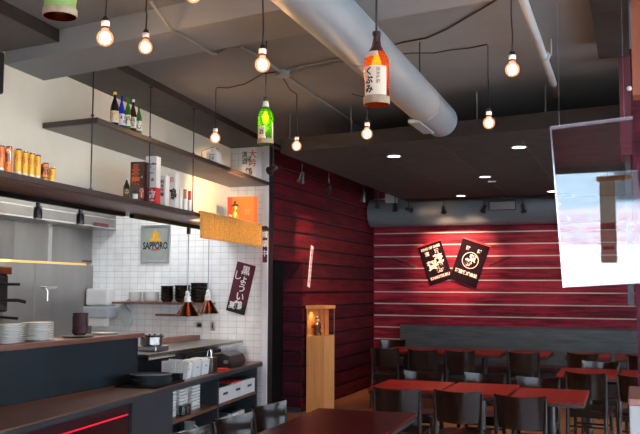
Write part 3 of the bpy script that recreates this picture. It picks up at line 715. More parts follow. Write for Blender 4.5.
cprism(2.4,9.41,0,-.03,ZT-.055,ZT-.0125).build('front_edge', m_slate, bc, bevel=.002)
ctop(2.4,9.40,ZT-.054,ZT-.0125,.031).build('core', m_slate, bc)
yA, yB_, yC, yD = cY(136), cY(176), cY(221), cY(258.5)
cb = thing('open_cabinet', 'slate open cabinet of two bays under the far end of the service counter', 'cabinet', (0,0,0))
def cside(y, th, name='side_panel'): return MB().prism([(cx(y)-.03,y),(cx(y+th)-.03,y+th),(-4.62 if y>7 else -4.41,y+th),(-4.62 if y>7 else -4.41,y)], 0, ZT-.056).build(name, m_slate, cb)
cside(yC-.02,.04,'divider'); cside(yD,.04); cside(yB_-.04,.04)
zs1 = on(178,424,'Y',yB_).z; sA = kon(200,412,.0).z
zsh = .42; zs3 = .10
for (ya, yb2) in ((yB_+.001,yC-.021),(yC+.021,yD-.001)):
    for z in (zsh, zs3):
        MB().prism([(cx(ya)-.034,ya),(cx(yb2)-.034,yb2),(-4.55 if yb2>7.1 else -4.4,yb2),(-4.55 if ya>7.02 else -4.4,ya)], z-.03, z).build('shelf_board', m_worktop, cb)
kf = MB().prism([(cx(yA)-.03,yA),(cx(yB_-.041)-.03,yB_-.041),(-4.40,yB_-.041),(-4.40,yA)],0,ZT-.056).build('end_panel', m_slate, cb)
bp_ = MB().prism([(-4.56,7.1),(-4.56,yD),(-4.60,yD),(-4.60,7.1)],0,ZT-.056).build('back_panel', m_slatep, cb)
t = thing('counter_front', 'dark red counter front below the brown worktop with a glowing red line', 'counter front', (0,0,0))
cprism(2.4,yA-.002,-.06,-.10,0,ZT-.056).build('front_panel', m_dkred, t)
q0 = on(88,434,'X',cx(yA)-.05)
zl0 = kon(139,416,0).z
zled = on(138,415.5,'Y',yA-.05).z
cprism(2.4,yA-.03,-.052,-.0599,zled-.005,zled+.005).build('light_strip', m_led, t)
# items on the counter ---------------------------------------------------
def cpt(px, py, z): return on(px, py, 'Z', z)
q = Vector((cx(cY(171))-.215,cY(171),0))
ts = thing('serving_tray', 'rectangular black tray under the round dark trays on the counter', 'tray', (q.x,q.y,ZT+.001), KA)
MB().box(-.2,.2,-.30,.30,0,.012).build('tray_base', m_blackc, ts, bevel=.004)
b = MB(); b.box(-.2,-.194,-.30,.30,.012,.02).box(.194,.2,-.30,.30,.012,.02).box(-.194,.194,-.30,-.294,.012,.02).box(-.194,.194,.294,.30,.012,.02); b.build('rim', m_blackc, ts)
o0 = None
for i in range(4):
    lab = ['lowest round charcoal tray of the pile on the counter','second round charcoal tray of the pile on the counter','third round charcoal tray of the pile on the counter','topmost round charcoal tray of the pile on the counter'][i]
    if o0 is None: o = o0 = MB().lathe([(0,0),(.175,0),(.192,.021),(.187,.022),(.172,.005),(0,.004)],n=36).build('round_tray', mat('charcoal_tray',(.035,.042,.05),.35,var=.1), None, True)
    else: o = o0.copy(); COL.objects.link(o)
    o.location = (q.x+.004*(i%2),q.y+.005*(i%2),ZT+.0135+i*.021); tag(o,lab,'tray','round trays piled on the counter')
# stainless counter beyond the pass wall end
sc = thing('steel_counter', 'stainless counter meeting the tiled wall behind the white containers', 'counter', (0,0,0))
MB().prism([(-4.36,7.10),(-4.47,9.41),(-5.25,9.41),(-5.25,7.10)],.972,1.0).build('worktop', m_steel, sc, bevel=.003)
MB().prism([(-4.362,7.10),(-4.472,9.41),(-4.50,9.41),(-4.39,7.10)],.945,.972).build('edge', m_chrome, sc)
MB().prism([(-4.75,7.15),(-4.75,9.38),(-5.2,9.38),(-5.2,7.15)],0,.972).build('body', m_slatep, sc)
b = MB().sweep([(-4.44,8.0,.972),(-4.52,8.05,.80),(-4.72,8.1,.79)],.012,8); b.build('bracket', m_alu, sc, True)
o = MB().box(-.06,.06,-.45,.45,0,.05).build('wood_board', m_ledge, bevel=.003); q=on(168,335,'Y',9.0); o.location=(-5.1,8.93,1.001); tag(o,'long brown wooden board on the steel counter against the tiled wall','board')
# pot on its box
q = on(149.5,352,'X',-4.62)
t = thing('metal_tin_tray', 'low steel tray under the pot at the end of the pass wall', 'tray', (-4.60,q.y,1.001))
MB().box(-.13,.13,-.13,.13,0,.05).build('tray', m_alu, t, bevel=.008)
t = thing('cooking_pot', 'small stainless pot full of dark lids at the end of the pass wall', 'pot', (-4.60,q.y,1.052))
MB().lathe([(0,0),(.10,0),(.112,.012),(.112,.085),(.118,.09),(.108,.09),(.104,.015),(0,.012)],n=28).build('pot_body', m_steel, t, True)
b = MB()
for i in range(14):
    a = i*2.4; rr = .018+.006*(i%9); b.lathe([(0,.03),(.03,.035),(.032,.05),(.012,.058),(.008,.068),(0,.07)],(rr*1.6*math.cos(a)*.9,rr*1.6*math.sin(a)*.9,.025+.012*(i%3)),10)
b.build('contents', m_dkplate, t, True, kind='stuff')
# white papers leaning in a holder
YM=cY(187); q = Vector((cx(YM)-.14,YM,0))
t = thing('menu_holder', 'fan of white printed menus standing in a dark holder on the counter', 'menus', (q.x,q.y,ZT+.001), -.15)
MB().box(-.09,.09,-.03,.05,0,.075).build('holder', m_slatep, t, bevel=.004)
for i, (a, x, z) in enumerate(((-.12,-.05,0),(.0,.0,.012),(.10,.045,0))):
    M_ = Matrix.Translation((x,-.02+i*.02,.02+z)) @ Matrix.Rotation(a,4,'Y') @ Matrix.Rotation(-.12,4,'X')
    o = MB().box(-.085,.085,-.002,.002,0,.17,M_).build('menu_sheet', m_paper, t)
    b = MB()
    for k in range(6): b.box(-.06+.02*(k%2),.03+.01*(k%3),-.0028,-.0021,.05+k*.018,.054+k*.018,M_)
    b.build('print_line', m_greyp, o)
# row of white containers
wc = None
for i, (px, lab) in enumerate(((194,'white plastic container nearest the menus on the counter'),(203.2,'middle white plastic container with a small slot on the counter'),(211.6,'white plastic container touching the metal cup on the counter'))):
    YM=cY(px); q=Vector((cx(YM)-.15,YM,0))
    t = thing('container', lab, 'container', (q.x,q.y,ZT+.001), KA, 'white containers on the counter')
    b = MB(); b.add([(-.07,-.088,0),(.07,-.088,0),(.07,.088,0),(-.07,.088,0),(-.085,-.097,.15),(.085,-.097,.15),(.085,.097,.15),(-.085,.097,.15)],[(0,3,2,1),(0,1,5,4),(1,2,6,5),(2,3,7,6),(3,0,4,7),(4,5,6,7)])
    b.build('tub', m_whitep, t, bevel=.006); MB().box(.079,.0845,-.02,.02,.085,.10).build('slot', m_greyp, t)
    MB().box(-.07,.07,-.08,.08,.145,.165).build('folded_cloth', m_paper, t, bevel=.008)
YM=cY(219.6); q=Vector((cx(YM)-.12,YM,0))
t = thing('utensil_caddy', 'square brushed metal utensil cup between white containers and black case', 'caddy', (q.x,q.y,ZT+.001), KA)
MB().box(-.06,.06,-.07,.07,0,.155).build('cup', m_steel, t, bevel=.004)
b = MB()
for x,y,a in ((-.02,-.03,.2),(.02,.0,-.15),(.0,.04,.1)): b.sweep([(x,y,.155),(x+a*.1,y,.235)],.006,6)
b.build('utensil', m_chrome, t, True)
YM=cY(227.5); q=Vector((cx(YM)-.07,YM,0))
o = MB().box(-.05,.05,-.06,.06,0,.022).build('red_box', m_redp, bevel=.004); o.location=(q.x,q.y,ZT+.001); o.rotation_euler=(0,0,KA); tag(o,'small flat bright red box in front of the black case','box')
YM=cY(242.5); q=Vector((cx(YM)-.19,YM,0))
t = thing('card_terminal_case', 'black rounded case against the tiled wall at the end of the counter', 'case', (q.x,q.y,ZT+.001), KA)
b = MB(); pr=[(-.13,0),(.12,0),(.14,.05),(.11,.13),(.02,.165),(-.11,.15),(-.13,.10)]
b.add([(x,-.24,z) for x,z in pr]+[(x,.22,z) for x,z in pr],[tuple(range(7)),tuple(range(7,14))[::-1]]+[(i,(i+1)%7,7+(i+1)%7,7+i) for i in range(7)])
b.build('case', m_blackpl, t, bevel=.012); MB().box(.05,.10,-.246,-.241,.05,.085).build('clasp', m_alu, t)
# items inside the cabinet bays ------------------------------------------
def inside(Y, off, z): return (cx(Y)+off, Y, z)
wl_ = None
def dishstack(name, Y, off, z, n, w, step, label, m, grp):
    words = ['bottom','second','third','fourth','fifth','sixth','seventh','eighth']
    pr = None
    for i in range(n):
        if pr is None: o = pr = MB().box(-w,w,-w,w,0,step*.86).build(name, m, bevel=step*.25)
        else: o = pr.copy(); COL.objects.link(o)
        o.location = (cx(Y)+off, Y, z+.0005+i*step); o.rotation_euler = (0,0,KA)
        tag(o, ('topmost ' if i==n-1 else words[i]+' ' ) + label, 'dish', grp)
for px_, wd in ((184,'near'),(195.5,'middle'),(207.5,'far')):
    dishstack('square_dish',cY(px_),-.225,zsh,8,.098,.030,'square white dish in the %s stack of the cabinet\'s left bay' % wd,m_white,'white dishes in the left bay, %s stack' % wd)
for k,(dy,lab) in enumerate(((.09,'nearer ribbed black tumbler stack in front of white dishes in the cabinet'),)):
    t = thing('tumbler_stack', lab, 'cups', inside(cY(190),-.076,zsh+.001))
    MB().lathe([(.033,0),(.036,.02),(.034,.03),(.037,.045),(.034,.055),(.037,.07),(.034,.08),(.037,.10),(.034,.10)],n=18).build('cup', m_blackc, t, True)
    MB().lathe([(.033,0),(.036,.02),(.034,.03),(.037,.045),(.034,.055),(.037,.07),(.034,.08),(.037,.10),(.034,.10)],(.0,.085,0),18).build('cup', m_blackc, t, True)
t = thing('water_jug', 'clear white jug on the bottom shelf of the cabinet', 'jug', inside(cY(202),-.13,zs3+.02))
MB().lathe([(.05,0),(.055,.05),(.05,.17),(.056,.2),(.052,.2),(.046,.05),(.04,.01),(0,.01)],n=20).build('jug_body', clear('frosted_jug',(.85,.9,.92),.12,.1,body=.5,bodycol=(.85,.9,.92)), t, True)
MB().sweep([(.05,0,.17),(.09,0,.15),(.09,0,.07),(.054,0,.05)],.008,8).build('handle', m_whitep, t, True)
o = MB().box(-.1,.1,-.14,.14,0,.018).build('tray', m_white, bevel=.006); o.location=inside(cY(202),-.13,zs3+.0008); o.rotation_euler=(0,0,KA); tag(o,'flat white tray under the jug in the cabinet','tray')
for i,(fy,lab,tp) in enumerate(((.13,'white bin with dark contents, nearest on the upper shelf of the right bay',m_slatep),(.34,'white bin with a red lid in the middle of the right bay shelf',m_redp),(.56,'white bin with a black handle slot at the far end of the right bay',m_black))):
    w_=(yD-yC)/3.2/2; Y=yC+.045+w_+i*(yD-yC-.06)/3
    t = thing('storage_bin', lab, 'bin', inside(Y,-.145,zsh+.001), KA, 'white bins in the right bay')
    MB().box(-.10,.10,-w_,w_,0,.16).build('bin', m_whitep, t, bevel=.005); MB().box(-.08,.08,-w_*.8,w_*.8,.16,.175).build('contents', tp, t, bevel=.004)
    MB().box(.1,.1015,-w_*.35,w_*.35,.075,.10).build('slot', m_black, t)
for i,lab in enumerate(('near low white bin with dark towels on the bottom shelf of the right bay','far low white bin with dark towels on the bottom shelf of the right bay')):
    Y=yC+.25+i*.45
    t = thing('storage_bin', lab, 'bin', inside(Y,-.16,zs3+.001), KA, 'low bins in the right bay')
    MB().box(-.10,.10,-.19,.19,0,.15).build('bin', m_whitep, t, bevel=.005); MB().box(-.08,.08,-.16,.16,.15,.17).build('contents', m_slatep, t, bevel=.006)
# ------------------------------------------------------------------ tiled wall fittings
def tw(px, py, dy=0): return on(px, py, 'Y', YT-dy)
a = tw(142.3,225.5); c = tw(170.3,262.5); W_ = c.x-a.x; Hh = a.z-c.z
t = thing('framed_sign', 'silver framed mirror beer sign with orange mug on the tiled wall', 'sign', ((a.x+c.x)/2,YT-.03,c.z))
b = MB(); f = .03; b.box(-W_/2,W_/2,0,.028,0,f).box(-W_/2,W_/2,0,.028,Hh-f,Hh).box(-W_/2,-W_/2+f,0,.028,f,Hh-f).box(W_/2-f,W_/2,0,.028,f,Hh-f)
b.build('frame', m_alu, t, bevel=.004)
MB().box(-W_/2+f,W_/2-f,.010,.028,f,Hh-f).build('mirror_face', mat('sign_mirror',(.40,.44,.41),.4,.5,var=.1), t)
text_obj('SAPPORO',.125,m_ink,t,FR((0,.009,Hh*.44)),bold=.004,sx=.66)
text_obj('PREMIUM',.032,m_redink,t,FR((0,.009,Hh*.335)),bold=.001); text_obj('BEER',.022,m_greyp,t,FR((0,.009,Hh*.26)))
b = MB(); pts=[]
for k in range(10):
    a_=PI/2+k*PI/5; rr=.062 if k%2==0 else .032; pts.append((rr*math.cos(a_),rr*math.sin(a_)+Hh*.745))
b.add([(x,.006,z) for x,z in pts]+[(x,.0098,z) for x,z in pts],[tuple(range(10)),tuple(range(10,20))[::-1]]+[(i,(i+1)%10,10+(i+1)%10,10+i) for i in range(10)])
b.build('orange_star', m_orange, t)
b = MB(); b.box(-.085,.085,.007,.0098,Hh*.57,Hh*.62).box(-.055,.055,.0072,.0098,Hh*.62,Hh*.66); b.build('orange_ribbon', m_orange, t)
# wall shelf with bowls
a = tw(121.5,301.5); c = tw(215.5,303.5)
t = thing('small_wall_shelf', 'narrow brown shelf on the tiled wall carrying white and black bowls', 'shelf', (a.x,YT-.22,a.z-.025))
MB().box(0,c.x-a.x,0,.219,0,.026).build('board', m_ledge, t, bevel=.003)
for xx in (.16,c.x-a.x-.2): MB().add([(xx,.219,0),(xx+.02,.219,0),(xx,.03,0),(xx+.02,.03,0),(xx,.219,-.14),(xx+.02,.219,-.14)],[(0,2,3,1),(0,4,2),(1,3,5),(0,1,5,4),(2,4,5,3)]).build('bracket', m_alu, t)
zsf = a.z+.001
def bowls(px, n, r, step, label, m, h=.04):
    q = tw(px,298,.11); pr=None; nm=['bottom','second','third','fourth','fifth','sixth','seventh']
    for i in range(n):
        if pr is None: o = pr = MB().lathe([(0,0),(.6*r,0),(.92*r,h*.5),(r,h),(.96*r,h),(.86*r,h*.5),(.55*r,.005),(0,.005)],n=22).build('bowl', m, None, True)
        else: o = pr.copy(); COL.objects.link(o)
        o.location=(q.x,YT-.11,zsf+i*step); tag(o,('topmost ' if i==n-1 else nm[i]+' ')+label,'bowl','bowls: '+label)
bowls(135.2,5,.082,.021,'white bowl of the left white stack on the tile shelf',m_white)
bowls(151,5,.100,.021,'white bowl of the wider right white stack on the tile shelf',m_white)
bowls(167,5,.082,.036,'black bowl of the left black stack on the tile shelf',m_blackc,.06)
bowls(182.3,5,.098,.038,'black bowl of the middle black stack on the tile shelf',m_blackc,.06)
bowls(199.2,6,.108,.0365,'black bowl of the tallest right black stack on the tile shelf',m_blackc,.06)
a = tw(161,313); c = tw(186,316)
o = MB().box(0,c.x-a.x+.12,0,.14,0,.025).build('plank_shelf', m_ledge, bevel=.003); o.location=(a.x,YT-.141,c.z); tag(o,'short brown plank shelf under the bowl shelf on the tiled wall','shelf')
# paper towel dispenser
a = tw(92.5,288.5); c = tw(118,318); W_=c.x-a.x; Hh=a.z-c.z
t = thing('towel_dispenser', 'white and grey paper towel dispenser on the tiled wall', 'dispenser', ((a.x+c.x)/2,YT-.2,c.z))
MB().box(-W_*.42,W_*.42,0,.199,Hh*.42,Hh).build('upper_cover', mat('smoky_cover',(.62,.60,.60),.3,var=.05), t, bevel=.03)
MB().box(-W_*.5,W_*.5,-.03,.199,0,Hh*.40).build('lower_body', m_greyp, t, bevel=.02)
MB().box(-W_*.3,W_*.3,.02,.12,-.10,.0).build('paper', m_paper, t)
# hanging board
a = tw(128.5,314)
t = thing('hanging_board', 'pale rounded board hanging below the left end of the bowl shelf', 'board', (a.x,YT-.05,a.z))
b=MB(); k=20; pts=[]
for j in range(k):
    an=2*PI*j/k; cc,ss=math.cos(an),math.sin(an); f_=(abs(cc)**3+abs(ss)**3)**(-1/3); pts.append((.078*f_*cc,.168*f_*ss))
b.add([(x,0,z) for x,z in pts]+[(x,.03,z) for x,z in pts],[tuple(range(k)),tuple(range(k,2*k))[::-1]]+[(i,(i+1)%k,k+(i+1)%k,k+i) for i in range(k)])
b.build('board', mat('pale_board',(.50,.56,.56),.4,var=.05), t)
MB().sweep([(0,.015,.168),(0,.049,.19)],.006,6).build('hook', m_black, t, True)
# outlets
def plate(px, py, w, h, m, label, cat):
    a = tw(px,py); t = thing(cat.replace(' ','_'), label, cat, (a.x,YT-.012,a.z))
    MB().box(-w,w,0,.0118,-h,h).build('cover', m, t, bevel=.003)
    return t
t = plate(199.5,325,.045,.038,m_alu,'steel outlet plate with black plug on the tiled wall, left of the switch','wall outlet')
MB().box(.0,.04,-.05,0,-.022,.022).build('plug', m_black, t, bevel=.006)
t = plate(213.3,326.5,.026,.052,m_alu,'narrow steel switch plate on the tiled wall above the counter','wall switch')
MB().box(-.006,.006,-.012,0,-.014,.014).build('toggle', m_black, t)
# tilted burgundy banner
pc = [tw(238.2,261),tw(255.8,266.5),tw(244.8,315.5),tw(226.2,310)]
ctr = sum(pc,Vector())/4; up = ((pc[0]+pc[1])-(pc[2]+pc[3])).normalized(); w_=((pc[1]-pc[0]).length+(pc[2]-pc[3]).length)/4; h_=((pc[0]-pc[3]).length+(pc[1]-pc[2]).length)/4
up = Vector((up.x,0,up.z)).normalized(); rt = Vector((up.z,0,-up.x))
t = thing('tilted_banner', 'tilted burgundy and black banner with white brush writing on the tiled wall', 'banner', (ctr.x,YT-.012,ctr.z))
M_ = frameM((0,0,0),rt,up,(0,-1,0))
o = MB().box(-w_,w_,-h_,h_,-.008,0,M_).build('cloth', m_purple, t)
MB().box(-w_,w_,-h_,-h_*.62,.0002,.002,M_).build('black_foot', m_ink, t)
text_obj('黒ょうい鶴',.118,m_whiteink,t,M_ @ Matrix.Translation((w_*.12,0,.003)),vertical=True,bold=.002,gap=.92)
text_obj('夏',.09,m_whiteink,t,M_ @ Matrix.Translation((-w_*.5,-h_*.75,.003)),bold=.002)
text_obj('し',.12,m_whiteink,t,M_ @ Matrix.Translation((-w_*.6,h_*.45,.003)),bold=.001)
# small plaques at the tile wall's end
q = tw(264.6,226,.05); q1 = tw(264.6,262.5,.05)
t = thing('vertical_plaque', 'narrow burgundy plaque with white characters at the end of the tiled wall', 'sign', (on(264.6,240,'Y',YT-.06).x,YT-.0555,q1.z))
Hh = q.z-q1.z
MB().box(-.027,.027,0,.02,0,Hh).build('board', m_burg, t, bevel=.002)
text_obj('営業中',.085,m_whiteink,t,FR((0,-.001,Hh*.5)),vertical=True,bold=.002,gap=1.35)
# ------------------------------------------------------------------ left wall: strip sign, doorway trim
q = on(313.5,246,'X',XL+.02); q1 = on(309.8,287,'X',XL+.02)
t = thing('paper_strip', 'narrow white paper strip with red writing on the dark red boards', 'paper sign', (XL+.0005,(q.y+q1.y)/2,(q.z+q1.z)/2))
v = Vector((0,q.y-q1.y,q.z-q1.z)); L_=v.length; up=v.normalized(); rt=Vector((0,up.z,-up.y))
M_=frameM((0,0,0),rt,up,(1,0,0))
MB().box(-.045,.045,-L_/2,L_/2,0,.004,M_).build('paper', m_paper, t)
text_obj('日本酒始めました',.062,m_redink,t,M_ @ Matrix.Translation((0,0,.0048)),vertical=True,bold=.001,gap=.98)
# ------------------------------------------------------------------ pedestal with display case
Y0=10.62; xa=-4.12; xb=on(324,400,'Y',Y0).x; yb=on(334.3,399.5,'X',xb).y
zt_=on(312,336,'Y',Y0).z; ztop=on(312,305.5,'Y',Y0).z
t = thing('display_pedestal', 'tall honey oak pedestal with a glass case against the red wall', 'display stand', ((xa+xb)/2,(Y0+yb)/2,0))
w_=(xb-xa)/2; d_=(yb-Y0)/2
MB().box(-w_,w_,-d_,d_,0,zt_).build('plinth', m_oakl, t, bevel=.003)
MB().box(-w_-.01,w_+.01,-d_-.01,d_+.01,ztop-.045,ztop).build('lid', m_oak, t, bevel=.003)
MB().box(-w_,-w_+.02,-d_,d_,zt_,ztop-.045).build('wood_back', m_oak, t)
MB().box(-w_+.02,-w_+.17,d_-.02,d_,zt_,ztop-.045).build('wood_side', m_oak, t)
b = MB(); b.box(-w_+.02,w_,-d_,-d_+.005,zt_,ztop-.045).box(w_-.005,w_,-d_+.005,d_,zt_,ztop-.045); b.build('glass', m_case, t)
for x,y in ((w_-.004,-d_+.004),(w_-.004,d_-.004)): MB().box(x-.004,x+.004,y-.004,y+.004,zt_,ztop-.045).build('corner_post', m_alu, t)
pedx,pedy=(xa+xb)/2,(Y0+yb)/2
light('case_light','SPOT',(pedx-.03,pedy-d_+.12,ztop-.06),5,(1,.60,.25),spot_size=2.2,spot_blend=.8,shadow_soft_size=.03,aim=(pedx-.12,pedy-d_+.12,zt_))
q = on(317.5,335,'Y',Y0+.16)
t = thing('warrior_figurine', 'small dark bronze figurine with a white face inside the glass case', 'figurine', (q.x,Y0+.16,zt_+.001))
MB().lathe([(.05,0),(.055,.02),(.045,.06),(.06,.10),(.055,.15),(.03,.175),(.02,.185)],n=16).build('robe', mat('bronze',(.16,.075,.035),.35,.6,var=.5,scale=(30,30,30)), t, True)
MB().lathe([(.0,.18),(.022,.188),(.03,.21),(.024,.235),(0,.245)],n=14).build('head', m_white, t, True)
b=MB().sweep([(-.045,0,.13),(-.09,-.01,.10),(-.11,-.02,.07)],[.02,.017,.012],8); b.sweep([(.045,0,.13),(.07,-.03,.09),(.05,-.05,.07)],[.02,.017,.012],8); b.build('sleeve', m_copper, t, True)
MB().lathe([(.034,.222),(.03,.24),(.012,.262),(0,.265)],n=14).build('helmet', m_dkplate, t, True)
# ------------------------------------------------------------------ back wall banners
def noren(pts, label, kind):
    P4=[on(x,y,'Y',YB-.03) for x,y in pts]; ctr=sum(P4,Vector())/4
    up=((P4[0]+P4[1])-(P4[2]+P4[3])); up=Vector((up.x,0,up.z)).normalized(); rt=Vector((up.z,0,-up.x))
    w=((P4[1]-P4[0]).length+(P4[2]-P4[3]).length)/4; h=((P4[0]-P4[3]).length+(P4[1]-P4[2]).length)/4
    y=YB-.022-.022*(kind-1)
    t=thing('cloth_banner',label,'banner',(ctr.x,y,ctr.z),0,'crossed cloth banners on the back wall')
    M_=frameM((0,0,0),rt,up,(0,-1,0))
    MB().box(-w,w,-h,h,-.008,0,M_).build('cloth', m_plumcloth, t)
    MB().box(-.03,.03,h-.02,h-.0,-.0175-.022*(kind-1),-.008,M_).build('hook', m_black, t)
    MB().box(-w*1.03,w*1.03,h-.012,h+.012,-.02,.004,M_).build('rod', m_redp, t)
    T=lambda x,yy: M_ @ Matrix.Translation((x,yy,.0015))
    if kind==1:
        text_obj('KING OF SAKE',.058,m_creamink,t,T(0,h*.76),bold=.002,sx=.86)
        text_obj('清',.075,m_creamink,t,T(-w*.42,h*.50),bold=.002); text_obj('酒',.075,m_creamink,t,T(w*.42,h*.52),bold=.002)
        text_obj('賀',.165,m_creamink,t,T(-w*.30,-h*.12),bold=.004); text_obj('茂',.165,m_creamink,t,T(w*.36,h*.12),bold=.004); text_obj('鶴',.175,m_creamink,t,T(w*.22,-h*.30),bold=.004)
        text_obj('KAMOTSURU',.062,m_creamink,t,T(w*.06,-h*.72),bold=.003,sx=.9)
    else:
        text_obj('清',.06,m_creamink,t,T(-w*.42,h*.60),bold=.004); text_obj('酒',.06,m_creamink,t,T(w*.42,h*.60),bold=.004)
        b=MB(); n=40; r0,r1=.125,.135
        for r,z in ((r0,.0008),(r1,.0008),(r1,.003),(r0,.003)):
            for j in range(n): b.v.append(tuple(M_ @ Vector((r*math.cos(2*PI*j/n),r*math.sin(2*PI*j/n)+h*.10,z))))
        for i in range(4):
            for j in range(n): b.f.append((i*n+j,i*n+(j+1)%n,((i+1)%4)*n+(j+1)%n,((i+1)%4)*n+j))
        b.build('crest_ring', m_creamink, t)
        text_obj('賀',.12,m_creamink,t,T(w*.12,h*.20),bold=.004); text_obj('鶴',.125,m_creamink,t,T(-w*.10,-h*.03),bold=.004)
        text_obj('酒造株式会社',.062,m_creamink,t,T(0,-h*.52),bold=.003)
    return t
noren(((417.3,246.5),(440.3,240.2),(452.8,277.5),(430,286.5)),'plum black banner with large cream characters and English lettering, left of the crossed pair',1)
noren(((464,236.5),(489.5,247.2),(476.5,287.5),(449.3,279)),'plum black banner with a ringed crest, right of the crossed pair',2)
for (x0,y0,x1,y1,lab) in ((389.5,257.5,416.5,267,'thin pale rod slanting left of the lettered banner on the back wall'),(489,266,511,256.5,'thin dark rod slanting right of the crested banner on the back wall')):
    a=on(x0,y0,'Y',YB-.012); c=on(x1,y1,'Y',YB-.012); mid=(a+c)/2
    o=MB().sweep([a-mid,c-mid],.008,8).build('banner_rod', m_alu if x0<400 else m_dkplate, None, True); o.location=mid; tag(o,lab,'rod')
# ------------------------------------------------------------------ banquette
zb1=1.0
t = thing('banquette', 'long dark boarded banquette along the crimson back wall', 'bench', (-3.66,13.3,0))
L_=XR-.1+3.66
b=MB()
for i in range(4): b.box(0,L_,.40,.48,.42+i*.148,.42+i*.148+.146)
b.build('backrest', m_bench, t)
MB().box(0,L_,.39,.50,1.014,1.03).build('cap', m_bench, t)
MB().box(0,L_,-.15,.40,.40,.46).build('seat', m_seatred, t, bevel=.01); MB().box(.02,L_,-.08,.40,0,.40).build('base', m_tabedge, t)
# ------------------------------------------------------------------ tables
def table(label, x0, x1, y0, y1, legs=1, grp='dining tables', top=None):
    t=thing('dining_table',label,'table',((x0+x1)/2,(y0+y1)/2,0),0,grp)
    w=(x1-x0)/2; d=(y1-y0)/2
    MB().box(-w,w,-d,d,.722,.75).build('table_top', top or m_table, t, bevel=.004)
    MB().box(-w+.004,w-.004,-d+.004,d-.004,.695,.722).build('apron', m_tabedge, t)
    for k in range(legs):
        yy=0 if legs==1 else (-d*.6 if k==0 else d*.6)
        MB().lathe([(.06,0.03),(.038,.05),(.036,.66),(.10,.69),(.10,.696)],(0,yy,0),16).build('column', m_black, t, True)
        b=MB(); b.box(-w*.72,w*.72,yy-.035,yy+.035,0,.03).box(-.035,.035,yy-.3,yy+.3,.001,.031); b.build('foot', m_black, t, bevel=.006)
    return t
# long front table (slightly turned)
t=table('long mahogany table nearest the viewer at the bottom of the photo',-.37,.37,-1.15,1.15,2,'front table',m_darktable)
t.location=(-1.835,4.89,0); t.rotation_euler=(0,0,math.radians(1.6))
table('left table of the middle row of three red-topped tables',-2.28,-1.635,7.42,8.14)
table('centre table of the middle row of three red-topped tables',-1.60,-1.035,7.32,8.14)
table('right table of the middle row of three red-topped tables',-1.0,-.405,7.15,7.95)
table('red-topped table right of the middle row, set further back',-.80,-.205,9.28,10.08)
table('red-topped table partly hidden by the plum pier at right',-.17,.43,9.28,10.08)
table('rear table along the banquette nearest the left corner',-3.42,-2.84,11.75,12.6)
table('rear table along the banquette, second from the left corner',-2.81,-2.33,11.75,12.6)
table('rear table along the banquette below the crested banner',-2.30,-1.75,11.75,12.6)
table('rear table along the banquette between the right banner and the glass pane',-1.65,-1.12,11.75,12.6)
table('rear table along the banquette behind the facing chair at right',-.90,-.33,11.75,12.55)
table('rear table along the banquette hard against the right pier',-.27,.32,11.75,12.55)
# ------------------------------------------------------------------ chairs
def make_chair():
    t=thing('dining_chair','','chair')
    n=14; w=.20
    # local: sitter faces +Y, backrest at y=-.20
    b=MB()
    def yb(x,z): return -.222-.006*(z-.45)/.37 + .034*((x/w)**2) - .012*((z-.55)/.27)
    rows=[]
    for side in (0,1):
        for iz in range(5):
            z=.565+.255*iz/4; f=iz/4
            for i in range(n+1):
                u=-1+2*i/n; ww=(.165+.035*f)
                x=u*ww; zz=z
                if iz==4: zz-=.016*(1-u*u)
                if iz==0: zz-=.012*(1-u*u)
                b.v.append((x, yb(x,z)+(.015 if side else 0), zz))
    S_=5*(n+1)
    for s in (0,1):
        for iz in range(4):
            for i in range(n):
                a=s*S_+iz*(n+1)+i; b.f.append((a,a+1,a+n+2,a+n+1) if s else (a,a+n+1,a+n+2,a+1))
    for i in range(n):
        b.f.append((i,i+1,S_+i+1,S_+i)); a=4*(n+1)+i; b.f.append((a,S_+a,S_+a+1,a+1))
    for iz in range(4):
        a=iz*(n+1); b.f.append((a,S_+a,S_+a+n+1,a+n+1)); a+=n; b.f.append((a,a+n+1,S_+a+n+1,S_+a))
    b.build('backrest',m_chairb,t,True)
    # seat: rounded slab
    k=28; pts=[]
    for j in range(k):
        an=2*PI*j/k; c,s=math.cos(an),math.sin(an); f=(abs(c)**5+abs(s)**5)**(-1/5); yy=.205*f*s; pts.append((.205*f*c*(1.0+.06*yy/.2),yy+.01))
    b=MB(); b.prism(pts,.425,.455); b.build('seat',m_chair,t,bevel=.008)
    b=MB(); b.box(-.17,.17,.165,.185,.37,.425).box(-.17,.17,-.185,-.165,.37,.425).box(-.185,-.168,-.165,.165,.37,.425).box(.168,.185,-.165,.165,.37,.425); b.build('seat_frame',m_chair,t)
    for sx in (-1,1):
        MB().sweep([(sx*.188,.195,0),(sx*.180,.178,.25),(sx*.176,.172,.425)],[.014,.018,.021],8).build('leg',m_chair,t,True)
        MB().sweep([(sx*.190,-.255,0),(sx*.183,-.205,.22),(sx*.182,-.178,.44),(sx*.186,-.188,.62),(sx*.194,-.205,.80)],[.014,.019,.021,.017,.012],8).build('leg',m_chair,t,True)
        MB().sweep([(sx*.184,.182,.20),(sx*.184,-.208,.20)],.010,8).build('stretcher',m_chair,t,True)
    MB().sweep([(-.184,.180,.26),(.184,.180,.26)],.010,8).build('stretcher',m_chair,t,True)
    MB().sweep([(-.184,-.19,.28),(.184,-.19,.28)],.010,8).build('stretcher',m_chair,t,True)
    return t
proto=make_chair(); first=[True]
def chair(xb, yb, rz, label, group):
    """xb,yb = middle of the top of the backrest"""
    off=Matrix.Rotation(rz,3,'Z') @ Vector((0,-.235,0)); loc=(xb-off.x, yb-off.y, 0)
    c=proto if first[0] else copy_tree(proto); first[0]=False
    c.location=loc; c.rotation_euler=(0,0,rz); c['label']=label; c['group']=group
